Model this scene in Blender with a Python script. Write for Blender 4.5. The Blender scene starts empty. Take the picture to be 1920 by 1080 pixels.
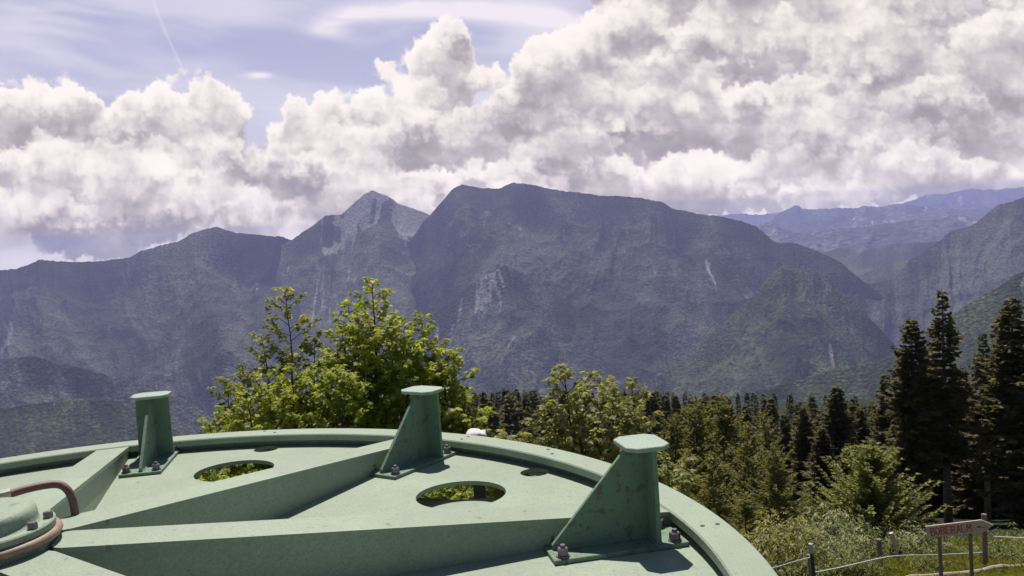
import bpy, bmesh, math, random
import numpy as np
from mathutils import Vector, Matrix

scene = bpy.context.scene
COL = scene.collection
R_ = math.radians

# ------------------------------------------------------------------ camera
PITCH, ROLL, FPX = -0.06207278, -0.06089177, 1593.64
FWD = Vector((0, math.cos(PITCH), math.sin(PITCH)))
UP0 = Vector((0, -math.sin(PITCH), math.cos(PITCH)))
RT0 = Vector((1, 0, 0))
cr, sr = math.cos(ROLL), math.sin(ROLL)
RT = RT0 * cr + UP0 * sr
UPV = RT0 * -sr + UP0 * cr
cam = bpy.data.objects.new("camera", bpy.data.cameras.new("camera"))
COL.objects.link(cam)
cam.matrix_world = Matrix(((RT.x, UPV.x, -FWD.x, 0), (RT.y, UPV.y, -FWD.y, 0), (RT.z, UPV.z, -FWD.z, 0), (0, 0, 0, 1)))
cam.data.sensor_width = 36.0
cam.data.lens = FPX / 1920 * 36.0
cam.data.clip_start = 0.05
cam.data.clip_end = 200000
scene.camera = cam

# ------------------------------------------------------------------ world, sun, exposure
SUN_EL, SUN_AZ = R_(62), R_(-8)
world = bpy.data.worlds.new("World")
scene.world = world
world.use_nodes = True
wn = world.node_tree
sky_tex = wn.nodes.new("ShaderNodeTexSky")
sky_tex.sky_type = 'NISHITA'
sky_tex.sun_disc = False
sky_tex.sun_elevation = SUN_EL
sky_tex.sun_rotation = SUN_AZ
sky_tex.altitude = 1300
bg = wn.nodes["Background"]
wn.links.new(sky_tex.outputs[0], bg.inputs[0])
bg.inputs[1].default_value = 0.05
sun = bpy.data.objects.new("sun", bpy.data.lights.new("sun", 'SUN'))
COL.objects.link(sun)
sun.data.energy = 4.2
sun.data.angle = R_(0.5)
sun.data.color = (1.0, 0.95, 0.88)
sd = Vector((math.sin(SUN_AZ) * math.cos(SUN_EL), math.cos(SUN_AZ) * math.cos(SUN_EL), math.sin(SUN_EL)))
sun.rotation_euler = sd.to_track_quat('Z', 'Y').to_euler()
scene.view_settings.view_transform = 'Standard'
scene.view_settings.look = 'None'
scene.view_settings.exposure = 0.5
scene.view_settings.gamma = 1.0
scene.view_settings.use_curve_mapping = False
scene.render.engine = 'CYCLES'
cy = scene.cycles
cy.max_bounces = 9
cy.diffuse_bounces = 5
cy.transmission_bounces = 6
cy.volume_bounces = 0
cy.use_denoising = True
cy.sample_clamp_indirect = 4.0

HAZE, HAZE_TOP = 7.2e-5, 585.0

# ------------------------------------------------------------------ helpers
rng = np.random.default_rng(11)


def rays(px, py):
    """unit-depth world directions (y = 1) of picture points"""
    px, py = np.asarray(px, float), np.asarray(py, float)
    u, v = (px - 960) / FPX, -(py - 540) / FPX
    d = u[..., None] * np.array(RT) + v[..., None] * np.array(UPV) + np.array(FWD)
    return d / d[..., 1:2]


def at(px, py, Y):
    return rays(px, py) * np.asarray(Y, float)[..., None]


def tag(o, label=None, cat=None, group=None, kind=None):
    if label: o["label"] = label
    if cat: o["category"] = cat
    if group: o["group"] = group
    if kind: o["kind"] = kind
    return o


def empty(name, loc):
    o = bpy.data.objects.new(name, None)
    o.location = loc
    o.empty_display_size = 0.2
    COL.objects.link(o)
    return o


def link(name, me, mat=None, parent=None, loc=None):
    o = bpy.data.objects.new(name, me)
    COL.objects.link(o)
    if mat is not None and not me.materials:
        for m in (mat if isinstance(mat, (list, tuple)) else [mat]):
            me.materials.append(m)
    if parent is not None: o.parent = parent
    if loc is not None: o.location = loc
    return o


def np_mesh(name, V, F, smooth=True, attrs=None):
    """V (n,3), F (m,k) all faces of k corners"""
    V = np.ascontiguousarray(V, np.float32)
    F = np.ascontiguousarray(F, np.int32)
    me = bpy.data.meshes.new(name)
    m, k = F.shape
    me.vertices.add(len(V)); me.vertices.foreach_set("co", V.ravel())
    me.loops.add(m * k); me.loops.foreach_set("vertex_index", F.ravel())
    me.polygons.add(m)
    me.polygons.foreach_set("loop_start", np.arange(0, m * k, k, dtype=np.int32))
    me.polygons.foreach_set("loop_total", np.full(m, k, np.int32))
    me.polygons.foreach_set("use_smooth", np.full(m, smooth, bool))
    for an, (arr, dim) in (attrs or {}).items():
        if dim == 1:
            a = me.attributes.new(an, 'FLOAT', 'POINT'); a.data.foreach_set("value", np.ascontiguousarray(arr, np.float32).ravel())
        else:
            a = me.attributes.new(an, 'FLOAT_COLOR', 'POINT'); a.data.foreach_set("color", np.ascontiguousarray(arr, np.float32).ravel())
    me.update(calc_edges=True)
    return me


def grid_faces(nr, nc):
    i = np.arange((nr - 1) * (nc - 1))
    r, c = i // (nc - 1), i % (nc - 1)
    a = r * nc + c
    return np.stack([a, a + 1, a + nc + 1, a + nc], 1)


def bm_mesh(name, bm, smooth=False, recalc=True):
    if recalc: bmesh.ops.recalc_face_normals(bm, faces=bm.faces)
    me = bpy.data.meshes.new(name)
    for f in bm.faces: f.smooth = smooth
    bm.to_mesh(me); bm.free()
    return me


def add_prism(bm, pts, z0, z1, mtx=Matrix(), mi=0):
    """closed prism of a plan outline"""
    a = [bm.verts.new(mtx @ Vector((p[0], p[1], z0))) for p in pts]
    b = [bm.verts.new(mtx @ Vector((p[0], p[1], z1))) for p in pts]
    n = len(pts)
    fs = [bm.faces.new(a[::-1]), bm.faces.new(b)]
    for i in range(n):
        fs.append(bm.faces.new((a[i], a[(i + 1) % n], b[(i + 1) % n], b[i])))
    for f in fs: f.material_index = mi
    return fs


def add_box(bm, c, s, mtx=Matrix(), mi=0):
    x, y, z = s[0] / 2, s[1] / 2, s[2] / 2
    m = mtx @ Matrix.Translation(c)
    return add_prism(bm, [(-x, -y), (x, -y), (x, y), (-x, y)], -z, z, m, mi)


def add_cyl(bm, c, r, z0, z1, n=16, mtx=Matrix(), mi=0, r1=None):
    r1 = r if r1 is None else r1
    m = mtx @ Matrix.Translation(c)
    a = [bm.verts.new(m @ Vector((r * math.cos(2 * math.pi * i / n), r * math.sin(2 * math.pi * i / n), z0))) for i in range(n)]
    b = [bm.verts.new(m @ Vector((r1 * math.cos(2 * math.pi * i / n), r1 * math.sin(2 * math.pi * i / n), z1))) for i in range(n)]
    fs = [bm.faces.new(a[::-1]), bm.faces.new(b)]
    for i in range(n):
        fs.append(bm.faces.new((a[i], a[(i + 1) % n], b[(i + 1) % n], b[i])))
    for f in fs: f.material_index = mi


def add_tube(bm, pts, rad, n=8, mi=0, cap=True):
    """tube along points, radius per point"""
    pts = [Vector(p) for p in pts]
    if not hasattr(rad, '__len__'): rad = [rad] * len(pts)
    rings = []
    ref = Vector((0.13, 0.31, 0.94)).normalized()
    for i, p in enumerate(pts):
        d = (pts[min(i + 1, len(pts) - 1)] - pts[max(i - 1, 0)]).normalized()
        if abs(d.dot(ref)) > .95: ref = Vector((.9, .3, .1)).normalized()
        u = d.cross(ref).normalized(); v = d.cross(u)
        rings.append([bm.verts.new(p + (u * math.cos(2 * math.pi * k / n) + v * math.sin(2 * math.pi * k / n)) * rad[i]) for k in range(n)])
    for a, b in zip(rings, rings[1:]):
        for k in range(n):
            f = bm.faces.new((a[k], a[(k + 1) % n], b[(k + 1) % n], b[k])); f.smooth = True; f.material_index = mi
    if cap:
        for r in (rings[0][::-1], rings[-1]):
            f = bm.faces.new(r); f.material_index = mi


def lathe(bm, prof, n=96, closed=True, mi=0):
    rings = []
    for i in range(n):
        a = 2 * math.pi * i / n
        rings.append([bm.verts.new((r * math.cos(a), r * math.sin(a), z)) for r, z in prof])
    m = len(prof)
    for i in range(n):
        A, B = rings[i], rings[(i + 1) % n]
        for k in range(m if closed else m - 1):
            f = bm.faces.new((A[k], A[(k + 1) % m], B[(k + 1) % m], B[k])); f.material_index = mi


# ------------------------------------------------------------------ numpy noise
_T = [np.random.default_rng(100 + i).random((256, 256)) for i in range(12)]


def vn(x, y, s=0):
    xi, yi = np.floor(x).astype(int), np.floor(y).astype(int)
    fx, fy = x - xi, y - yi
    fx = fx * fx * fx * (fx * (fx * 6 - 15) + 10); fy = fy * fy * fy * (fy * (fy * 6 - 15) + 10)
    t = _T[s % 12]
    a, b, c, d = t[xi & 255, yi & 255], t[(xi + 1) & 255, yi & 255], t[xi & 255, (yi + 1) & 255], t[(xi + 1) & 255, (yi + 1) & 255]
    return (a * (1 - fx) + b * fx) * (1 - fy) + (c * (1 - fx) + d * fx) * fy


def fbm(x, y, o=4, s=0):
    r, a, tot = 0, .5, 0
    for i in range(o):
        r = r + a * vn(x * 2 ** i + 17.3 * i, y * 2 ** i + 5.1 * i, s + i); tot += a; a *= .5
    return r / tot


def ridged(x, y, o=4, s=0):
    r, a, tot = 0, .5, 0
    for i in range(o):
        r = r + a * (1 - np.abs(2 * vn(x * 2 ** i + 11.7 * i, y * 2 ** i + 3.9 * i, s + i) - 1)); tot += a; a *= .52
    return r / tot


def smooth01(x, a, b):
    t = np.clip((x - a) / (b - a), 0, 1)
    return t * t * (3 - 2 * t)


# ------------------------------------------------------------------ material helpers
class NT:
    def __init__(s, name):
        s.m = bpy.data.materials.new(name); s.m.use_nodes = True
        s.t = s.m.node_tree; s.t.nodes.clear()
        s.out = s.t.nodes.new("ShaderNodeOutputMaterial")

    def n(s, typ, **kw):
        nd = s.t.nodes.new(typ)
        ins = kw.pop('ins', {})
        for k, v in kw.items(): setattr(nd, k, v)
        for k, v in ins.items():
            if hasattr(v, 'is_output'): s.t.links.new(v, nd.inputs[k])
            else: nd.inputs[k].default_value = v
        return nd

    def noise(s, scale, detail=4, rough=.55, vec=None, dist=0):
        nd = s.n("ShaderNodeTexNoise", ins={'Scale': scale, 'Detail': detail, 'Roughness': rough, 'Distortion': dist})
        if vec is not None: s.t.links.new(vec, nd.inputs['Vector'])
        return nd.outputs['Fac']

    def ramp(s, fac, stops):
        nd = s.n("ShaderNodeValToRGB", ins={'Fac': fac})
        e = nd.color_ramp.elements
        while len(e) > 1: e.remove(e[-1])
        e[0].position = stops[0][0]; e[0].color = c4(stops[0][1])
        for p, c in stops[1:]:
            q = e.new(p); q.color = c4(c)
        return nd.outputs['Color']

    def mix(s, fac, a, b, mode='MIX'):
        nd = s.n("ShaderNodeMix", data_type='RGBA', blend_type=mode)
        for i, v in ((0, fac), (6, a), (7, b)):
            if hasattr(v, 'is_output'): s.t.links.new(v, nd.inputs[i])
            else: nd.inputs[i].default_value = v if i == 0 else c4(v)
        return nd.outputs[2]

    def math(s, op, a, b=0.0, clamp=False):
        nd = s.n("ShaderNodeMath", operation=op, use_clamp=clamp)
        for i, v in ((0, a), (1, b)):
            if hasattr(v, 'is_output'): s.t.links.new(v, nd.inputs[i])
            else: nd.inputs[i].default_value = v
        return nd.outputs[0]

    def obj(s): return s.n("ShaderNodeTexCoord").outputs['Object']

    def geo(s): return s.n("ShaderNodeNewGeometry").outputs['Position']

    def attr(s, name, col=False):
        nd = s.n("ShaderNodeAttribute", attribute_name=name)
        return nd.outputs['Color' if col else 'Fac']

    def bump(s, h, strength=.3, dist=.02):
        return s.n("ShaderNodeBump", ins={'Height': h, 'Strength': strength, 'Distance': dist}).outputs[0]

    def principled(s, col, rough=.6, normal=None, metal=0, spec=.5):
        b = s.n("ShaderNodeBsdfPrincipled", ins={'Roughness': rough, 'Metallic': metal})
        if 'Specular IOR Level' in b.inputs: b.inputs['Specular IOR Level'].default_value = spec
        if hasattr(col, 'is_output'): s.t.links.new(col, b.inputs['Base Color'])
        else: b.inputs['Base Color'].default_value = c4(col)
        if normal is not None: s.t.links.new(normal, b.inputs['Normal'])
        s.t.links.new(b.outputs[0], s.out.inputs[0])
        return s.m


def c4(c): return (*c, 1.0) if len(c) == 3 else c


def paint_mat(name, base, rust=0.0, dark=.8):
    """weathered gloss paint: chalky fading, grime, chips down to rust, orange-peel grain"""
    m = NT(name); o = m.obj()
    big = m.noise(2.1, 6, .65, o); fine = m.noise(190, 3, .75, o); mid = m.noise(38, 6, .65, o); grime = m.noise(9, 7, .7, o, .4)
    col = m.mix(m.ramp(big, [(.32, (0, 0, 0)), (.68, (1, 1, 1))]), tuple(c * dark for c in base), base)
    grey = sum(base) / 3
    col = m.mix(m.math('MULTIPLY', m.ramp(grime, [(.44, (0, 0, 0)), (.72, (1, 1, 1))]), .6), col, tuple((c * .4 + grey * .42) for c in base))
    col = m.mix(m.math('MULTIPLY', m.ramp(fine, [(.38, (1, 1, 1)), (.60, (0, 0, 0))]), .42), col, tuple(c * .45 for c in base))
    spots = m.ramp(mid, [(.665 - rust * .14, (0, 0, 0)), (.72 - rust * .12, (1, 1, 1))])
    col = m.mix(m.math('MULTIPLY', spots, .35 + .45 * rust), col, (.12, .085, .055))
    bmp = m.bump(m.math('ADD', fine, m.math('MULTIPLY', spots, -.8)), .35, .004)
    return m.principled(col, .6, bmp, 0, .35)


M = {}
M['paint'] = paint_mat("green_paint", (.335, .405, .29), .3, .80)
M['paint_bracket'] = paint_mat("bracket_paint", (.205, .315, .205), .75, .7)
M['paint_cap'] = paint_mat("cap_paint", (.37, .45, .36), .25, .85)
M['paint_frame'] = paint_mat("frame_paint", (.15, .21, .14), .8, .7)


def simple(name, col, rough=.6, metal=0, scale=60, var=.35, bump=.2, spec=.5):
    m = NT(name); o = m.obj()
    n = m.noise(scale, 5, .65, o)
    c = m.mix(m.ramp(n, [(.3, (0, 0, 0)), (.7, (1, 1, 1))]), tuple(x * (1 - var) for x in col), tuple(min(1, x * (1 + var * .6)) for x in col))
    return m.principled(c, rough, m.bump(n, bump, .003), metal, spec)


M['steel'] = simple("bolt_steel", (.20, .16, .19), .42, .6, 90)
M['brown'] = simple("aged_seal", (.30, .20, .14), .55, 0, 50)
M['hose'] = simple("rust_red_hose", (.18, .085, .065), .6, 0, 120)
M['fitting'] = simple("pale_fitting", (.5, .45, .38), .45, .3, 60)
M['dark'] = simple("dark_steel", (.05, .05, .055), .5, .2, 40)
M['pipe'] = simple("mauve_pipe", (.21, .16, .17), .4, 0, 40)
M['pale'] = simple("weathered_pale", (.62, .57, .56), .8, 0, 30, .3, .5)


def wood_mat(name, col, scale=3.0):
    m = NT(name); o = m.obj()
    mp = m.n("ShaderNodeMapping", ins={'Vector': o, 'Scale': (scale, 30, 30)})
    n = m.noise(2.2, 6, .7, mp.outputs[0], .6)
    c = m.mix(m.ramp(n, [(.32, (0, 0, 0)), (.68, (1, 1, 1))]), tuple(x * .45 for x in col), col)
    return m.principled(c, .85, m.bump(n, .5, .006), 0, .2)


M['wood_grey'] = wood_mat("weathered_wood", (.30, .235, .20))
M['wood_sign'] = wood_mat("sign_wood", (.80, .60, .56))
M['log'] = wood_mat("log_wood", (.44, .34, .30))
M['red_letter'] = simple("red_lettering", (.56, .06, .055), .7, 0, 60, .4)
M['mauve_letter'] = simple("mauve_lettering", (.20, .10, .16), .7)
M['black_plastic'] = simple("black_post", (.025, .024, .025), .5)
M['white_tape'] = simple("white_tape", (.62, .66, .66), .6)
M['white_post'] = simple("grey_insulator", (.42, .40, .42), .6)


def leaf_mat(name, a, b, c, trans=.45, scale=1.4, tcol=None, spec=.25):
    """leaf colours a..c vary by clump and by leaf"""
    m = NT(name)
    p = m.geo()
    n = m.noise(scale, 3, .6, p)
    w = m.n("ShaderNodeTexWhiteNoise", ins={'Vector': m.n("ShaderNodeVectorMath", operation='SNAP', ins={0: p, 1: (.16, .16, .16)}).outputs[0]}).outputs['Value']
    f = m.math('ADD', m.math('MULTIPLY', n, .75), m.math('MULTIPLY', w, .35))
    col = m.ramp(f, [(.3, a), (.52, b), (.78, c)])
    d = m.n("ShaderNodeBsdfPrincipled", ins={'Base Color': col, 'Roughness': .5})
    if 'Specular IOR Level' in d.inputs: d.inputs['Specular IOR Level'].default_value = spec
    tc = m.mix(1.0, col, tcol or (1.25, 1.15, .45), 'MULTIPLY')
    t = m.n("ShaderNodeBsdfTranslucent", ins={'Color': tc})
    x = m.n("ShaderNodeMixShader", ins={0: trans, 1: d.outputs[0], 2: t.outputs[0]})
    m.t.links.new(x.outputs[0], m.out.inputs[0])
    return m.m


M['maple'] = leaf_mat("maple_leaf", (.15, .205, .032), (.32, .385, .062), (.54, .55, .12), .58)
M['maple_dark'] = leaf_mat("maple_leaf_dark", (.115, .15, .032), (.23, .265, .055), (.42, .42, .10), .55)
M['maple_pale'] = leaf_mat("maple_leaf_pale", (.14, .16, .05), (.28, .30, .095), (.48, .46, .20), .55)
M['spruce'] = leaf_mat("spruce_needles", (.075, .072, .038), (.135, .128, .062), (.23, .205, .095), .42, .9, (1.2, 1.08, .6), .06)
M['spruce_far'] = leaf_mat("far_spruce_needles", (.075, .08, .042), (.125, .13, .064), (.19, .19, .09), .42, .12, (1.2, 1.05, .6), .04)
M['olive'] = leaf_mat("olive_needles", (.115, .125, .035), (.195, .195, .055), (.29, .27, .085), .42, 1.1, None, .1)
M['fresh'] = leaf_mat("fresh_needles", (.13, .16, .04), (.24, .265, .075), (.38, .38, .14), .4, 1.3, None, .15)
M['willow'] = leaf_mat("willow_leaf", (.11, .14, .06), (.25, .28, .13), (.50, .50, .30), .4, 2.0)
M['ochre'] = leaf_mat("ochre_leaf", (.14, .15, .04), (.26, .255, .07), (.42, .37, .13), .4, 2.0)
M['weed'] = leaf_mat("weed_leaf", (.11, .15, .04), (.21, .25, .07), (.36, .37, .14), .45, 2.0)
M['grass'] = leaf_mat("grass_blade", (.15, .19, .045), (.27, .30, .08), (.42, .39, .15), .45, .8)
M['bark'] = simple("grey_bark", (.24, .20, .185), .9, 0, 14, .5, .6, .1)
M['bark_twig'] = simple("maple_bark", (.10, .08, .055), .9, 0, 20, .4, .4, .1)

# ------------------------------------------------------------------ the large structure: sky
def make_sky(cell=3.0, nw=30, seed=3):
    rng=np.random.default_rng(seed)
    U0,U1,V0,V1=-500.,2420.,-420.,560.
    us=np.arange(U0,U1,cell,dtype=np.float32); vs=np.arange(V0,V1,cell,dtype=np.float32)
    cw=12.0
    ws=(np.arange(nw,dtype=np.float32)-nw/2+.5)*cw
    V=vs[:,None,None]; U=us[None,:,None]; W=ws[None,None,:]
    shp=(len(vs),len(us),nw)
    def axis(c,s):
        x=c/s; i=np.floor(x).astype(int); t=(x-i).astype(np.float32); return i-i.min(), t*t*(3-2*t)
    def vnoise(su,sv,sw):
        (iv,tv),(iu,tu),(iw,tw)=axis(vs,sv),axis(us,su),axis(ws,sw)
        L=rng.random((iv.max()+2,iu.max()+2,iw.max()+2),dtype=np.float32)*2-1
        A=L[iv]*(1-tv)[:,None,None]+L[iv+1]*tv[:,None,None]
        A=A[:,iu]*(1-tu)[None,:,None]+A[:,iu+1]*tu[None,:,None]
        return A[:,:,iw]*(1-tw)+A[:,:,iw+1]*tw
    def worley(s):
        # distance to the nearest jittered point, 2x2x2 search
        out=np.full(shp,9.,np.float32)
        def ax(c):
            x=c/s+1000.5; b=np.floor(x-.5).astype(int); return x.astype(np.float32),b,b.min()
        (xv,bv,mv),(xu,bu,mu),(xw,bw,mw)=ax(vs),ax(us),ax(ws)
        n=(bv.max()-mv+2,bu.max()-mu+2,bw.max()-mw+2)
        J=rng.random(n+(3,),dtype=np.float32)*.7+.15
        for dv in(0,1):
            for du in(0,1):
                for dw in(0,1):
                    P=J[np.ix_(bv-mv+dv,bu-mu+du,bw-mw+dw)]
                    d=(P[...,0]+(bv+dv-xv).astype(np.float32)[:,None,None])**2
                    d+=(P[...,1]+(bu+du-xu).astype(np.float32)[None,:,None])**2
                    d+=(P[...,2]+(bw+dw-xw).astype(np.float32)[None,None,:])**2
                    np.minimum(out,d,out=out)
        return np.sqrt(out)
    # the banks of cumulus: (u, v, ru, rv, w, rw)
    B=[ # left bank: (u, v, half width, half height, depth, half depth)
     (45,215,70,70,60,70),(110,225,90,70,60,70),(160,240,70,66,60,70),(-60,260,130,100,60,80),(-250,300,200,110,60,90),(-420,260,180,150,40,90),
     (250,235,75,70,80,70),(320,215,70,66,80,70),(370,200,60,62,80,70),(420,235,65,62,70,60),(340,300,190,95,60,80),
     (140,330,200,90,30,70),(60,385,110,55,-40,60),(330,385,130,66,-60,60),(260,335,80,50,-70,50),(430,385,70,42,-60,50),(60,300,70,55,-50,50),
     (200,425,260,30,-20,60),(30,470,140,18,-20,50),(160,462,110,14,-20,50),(520,400,120,26,-10,50),(330,440,150,14,0,50),
     # middle bank
     (560,220,45,45,40,60),(620,225,70,60,50,70),(600,290,130,90,60,80),(690,185,75,60,60,80),(740,150,50,55,60,70),(780,118,40,40,70,60),(822,108,43,40,70,60),
     (850,130,46,44,60,60),(890,150,45,40,60,60),(800,180,100,70,60,70),(760,270,140,90,40,80),(900,260,140,85,30,80),(640,340,170,60,20,80),(860,340,150,50,-30,60),(740,370,120,35,-40,60),(970,215,70,55,20,70),
     # great right-hand mass
     (1040,110,58,58,30,70),(1030,190,60,70,20,60),(1110,75,70,60,40,70),(1100,200,120,100,30,80),(1190,40,90,60,50,80),(1100,310,140,80,0,80),(1250,180,180,130,20,90),
     (1400,60,180,110,60,90),(1500,230,200,110,0,90),(1650,90,200,120,50,90),(1760,240,200,110,0,90),(1950,130,200,160,40,90),(2050,260,200,110,0,90),
     (2250,100,220,220,40,90),(1300,330,160,50,-40,70),(1400,345,80,38,-80,50),(1320,310,55,36,-90,45),(1540,310,180,56,-40,70),(1720,305,110,38,-80,50),(1850,310,140,38,-60,60),(1190,330,80,52,-60,60),
     (1350,-80,330,100,80,90),(1800,-120,400,140,80,90),(1300,372,220,16,-30,50),(1550,362,240,16,-30,50),(1800,345,240,14,-30,50),(2100,330,260,24,-30,50),
     (1500,-330,500,160,60,90),(2300,-250,300,250,60,90),(700,-360,220,46,60,60),(-300,-250,220,40,60,60),
     ]
    S=np.full(shp,-1.5,np.float32)
    k=16.
    for (u,v,ru,rv,w,rw) in B:
        rr=np.sqrt(((U-u)/ru)**2+((V-v)/rv)**2+((W-w)/rw)**2)
        d=(1-rr)*np.float32(min(ru,rv,rw)/70.)
        # flat-ish base: fall off faster below
        S=np.logaddexp(S*k,d*k)/k
    del d,rr
    n1=vnoise(170,140,110); n2=vnoise(70,60,60)
    w1=worley(62); w2=worley(30); 
    n3=vnoise(24,22,24)
    dens=S+.50*n1+.30*n2+.50*(.55-w1)+.28*(.5-w2)+.05*n3
    del S,n1,n2,w1,w2
    w3=worley(15)
    dens+=.15*(.5-w3); del w3,n3
    dens=np.clip((dens-.05)*4.5,0,1)
    # light from above, behind and a little left: march rows downwards
    sig=.030*cell
    tau=np.zeros(shp[1:],np.float32); light=np.empty(shp,np.float32)
    dw=-.25*cell/cw; du=-.12
    def shift(a,s,axis):
        n=a.shape[axis]; x=np.clip(np.arange(n)+s,0,n-1); i=np.floor(x).astype(int); t=(x-i).astype(np.float32); j=np.minimum(i+1,n-1)
        if axis==0: return a[i]*(1-t)[:,None]+a[j]*t[:,None]
        return a[:,i]*(1-t)[None]+a[:,j]*t[None]
    for r in range(shp[0]):
        tau=shift(shift(tau,du,0),dw,1)*np.float32(.945**(cell/4))+dens[r]*sig*.5
        light[r]=tau; tau=tau+dens[r]*sig*.5
    sun=.45*np.exp(-2.2*light)+.55*np.exp(-.45*light)
    # view march
    T=np.ones(shp[:2],np.float32); L=np.zeros(shp[:2],np.float32); K=np.zeros(shp[:2],np.float32)
    kx=.055*cw
    for q in range(nw):
        a=1-np.exp(-dens[:,:,q]*kx)
        L+=T*a*sun[:,:,q]; K+=T*a*np.exp(-.6*light[:,:,q])
        T*=1-a
    return us,vs,L,K,1-T


def build_sky():
    us0, vs0, L0, K0, A0 = make_sky()
    us, vs = np.arange(-400, 2320, 1.9), np.arange(-260, 545, 1.9)
    UU, VV = np.meshgrid(us, vs)
    def bil(n, s): return np.abs(2 * vn(UU / s + 3.3 * n, VV / s + 1.7 * n, n) - 1)
    puff = .5 * bil(1, 26) + .3 * bil(2, 13) + .2 * bil(3, 7)          # round lumps with sharp creases
    wu = 15 * (fbm(UU / 22, VV / 22, 4, 1) - .5) + 5 * (vn(UU / 5, VV / 5, 5) - .5)
    wv = 15 * (fbm(UU / 22 + 50, VV / 22, 4, 2) - .5) - 16 * (puff - .4) + 5 * (vn(UU / 5, VV / 5, 6) - .5)
    def samp(a):
        x = np.clip((UU + wu - us0[0]) / (us0[1] - us0[0]), 0, len(us0) - 1.01); y = np.clip((VV + wv - vs0[0]) / (vs0[1] - vs0[0]), 0, len(vs0) - 1.01)
        i, j = x.astype(int), y.astype(int); fx, fy = x - i, y - j
        return (a[j, i] * (1 - fx) + a[j, i + 1] * fx) * (1 - fy) + (a[j + 1, i] * (1 - fx) + a[j + 1, i + 1] * fx) * fy
    L, A = samp(L0), samp(A0)
    d = (UU[..., None] - 960) / FPX * np.array(RT) - (VV[..., None] - 540) / FPX * np.array(UPV) + np.array(FWD)
    d /= np.linalg.norm(d, axis=-1, keepdims=True)
    el = np.degrees(np.arcsin(d[..., 2]))
    # open sky: lilac blue paling to the horizon, thin veils of cirrus
    g = smooth01(el, -1, 16)[..., None]
    sky = np.array([.70, .68, .76]) * (1 - g) + np.array([.40, .41, .61]) * g
    sky = sky * (1 - smooth01(el, 16, 40)[..., None] * .35)
    warp = 60 * fbm(UU / 300, VV / 160, 3, 1)
    ci = fbm((UU + VV * .9) / 420 + warp / 200, (VV - UU * .12 + warp) / 75, 5, 2)
    ci = smooth01(ci, .40, .78) * .55 * (.4 + .9 * fbm(UU / 350, VV / 300, 2, 4))
    # long lens of thin cloud to the left of the great mass
    lens = np.exp(-(((VV - (40 - 22 * np.sin((UU - 560) / 170))) / 17) ** 2)) * smooth01(UU, 570, 660) * (1 - smooth01(UU, 1040, 1120))
    lens += .9 * np.exp(-(((VV - 52) / 15) ** 2 + ((UU - 612) / 34) ** 2)) + .8 * np.exp(-(((VV - 141) / 6) ** 2 + ((UU - 487) / 22) ** 2))
    ci = np.clip(ci + lens * (.35 + .9 * fbm(UU / 60, VV / 22, 4, 5)), 0, .9)
    # old condensation trail
    t = (VV + 10) / 140
    tr = np.exp(-((UU - (285 + 58 * t ** 1.2)) / 3.0) ** 2) * smooth01(VV, -60, 60) * (1 - smooth01(VV, 120, 140)) * .24
    ci = np.clip(ci + tr, 0, .92)
    sky = sky * (1 - ci[..., None]) + np.array([.86, .80, .84]) * ci[..., None]
    # far grey deck seen between the banks
    top = np.interp(UU, [-500, 0, 60, 185, 350, 480, 520, 700, 780, 860, 930, 1000, 1060, 1140, 1250, 2420],
                    [230, 190, 190, 230, 200, 250, 230, 190, 150, 150, 190, 130, 70, 20, -60, -200])
    top = top + 40 * (fbm(UU / 60, VV / 60, 4, 6) - .5)
    deck = smooth01(VV, top + 8, top + 60)
    deck *= 1 - .75 * np.exp(-(((VV - 272) / 16) ** 2 + ((UU - 1262) / 40) ** 2))
    base = 508 - (UU - 0) * .061
    low = smooth01(VV, base - 75, base - 12)          # brighter air just over the ridges
    gn = fbm(UU / 130, VV / 55, 5, 7)
    gn2 = fbm(UU / 40 + warp / 90, VV / 24, 4, 3)
    dc = np.array([.47, .425, .455]) + (gn[..., None] - .35) * np.array([.62, .55, .52]) + (gn2[..., None] - .5) * .22
    dc = dc * (1 - low[..., None] * .8) + np.array([.98, .91, .87]) * low[..., None] * .8
    sky = sky * (1 - deck[..., None] * .93) + dc * deck[..., None] * .93
    # cumulus
    Ln = L / np.maximum(A, 1e-3)
    det = fbm(UU / 16 + warp / 30, VV / 13, 4, 8) - .5
    sh = np.zeros_like(UU)
    for cu, cv, ru, rv, k_ in ((770, 272, 85, 32, -.5), (950, 238, 85, 42, -.55), (440, 335, 100, 42, -.45), (1770, 215, 160, 34, -.5), (1630, 168, 110, 30, -.4), (1340, 118, 120, 30, -.25),
                               (1140, 262, 100, 34, -.35), (1040, 330, 130, 26, -.4), (205, 268, 80, 34, -.3), (70, 440, 200, 22, -.4), (1560, 285, 120, 22, -.35), (580, 350, 90, 36, -.35), (860, 105, 34, 26, -.35), (1880, 60, 160, 40, -.2), (1450, 215, 90, 30, -.35), (1200, 160, 70, 30, -.2), (300, 428, 160, 18, -.35),
                               (800, 62, 40, 26, .25), (340, 165, 70, 34, .15), (95, 165, 60, 34, .15), (1060, 95, 60, 40, .2), (1340, 320, 90, 22, .25), (320, 318, 60, 28, .25), (440, 362, 60, 20, .25), (1180, 40, 120, 30, .15), (1410, 345, 120, 18, .2), (690, 160, 50, 30, .2), (880, 330, 90, 20, .15)):
        sh = sh + k_ * np.exp(-((UU + 2.2 * wu - cu) / ru) ** 2 - ((VV + 2.2 * wv - cv) / rv) ** 2)
    q = np.clip(sh * 1.35 + (Ln - .25) / .44 + det * .16 + (puff - .36) * .27 + (gn - .5) * .85 + (gn2 - .5) * .34 - .02, -1, 2)[..., None]
    q = .5 + .56 * np.tanh((q - .5) * 1.45)
    cc = np.array([.335, .305, .335]) * (1 - q) + q * np.array([.95, .86, .82])
    A = smooth01(A, .12, .80)[..., None]
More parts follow.
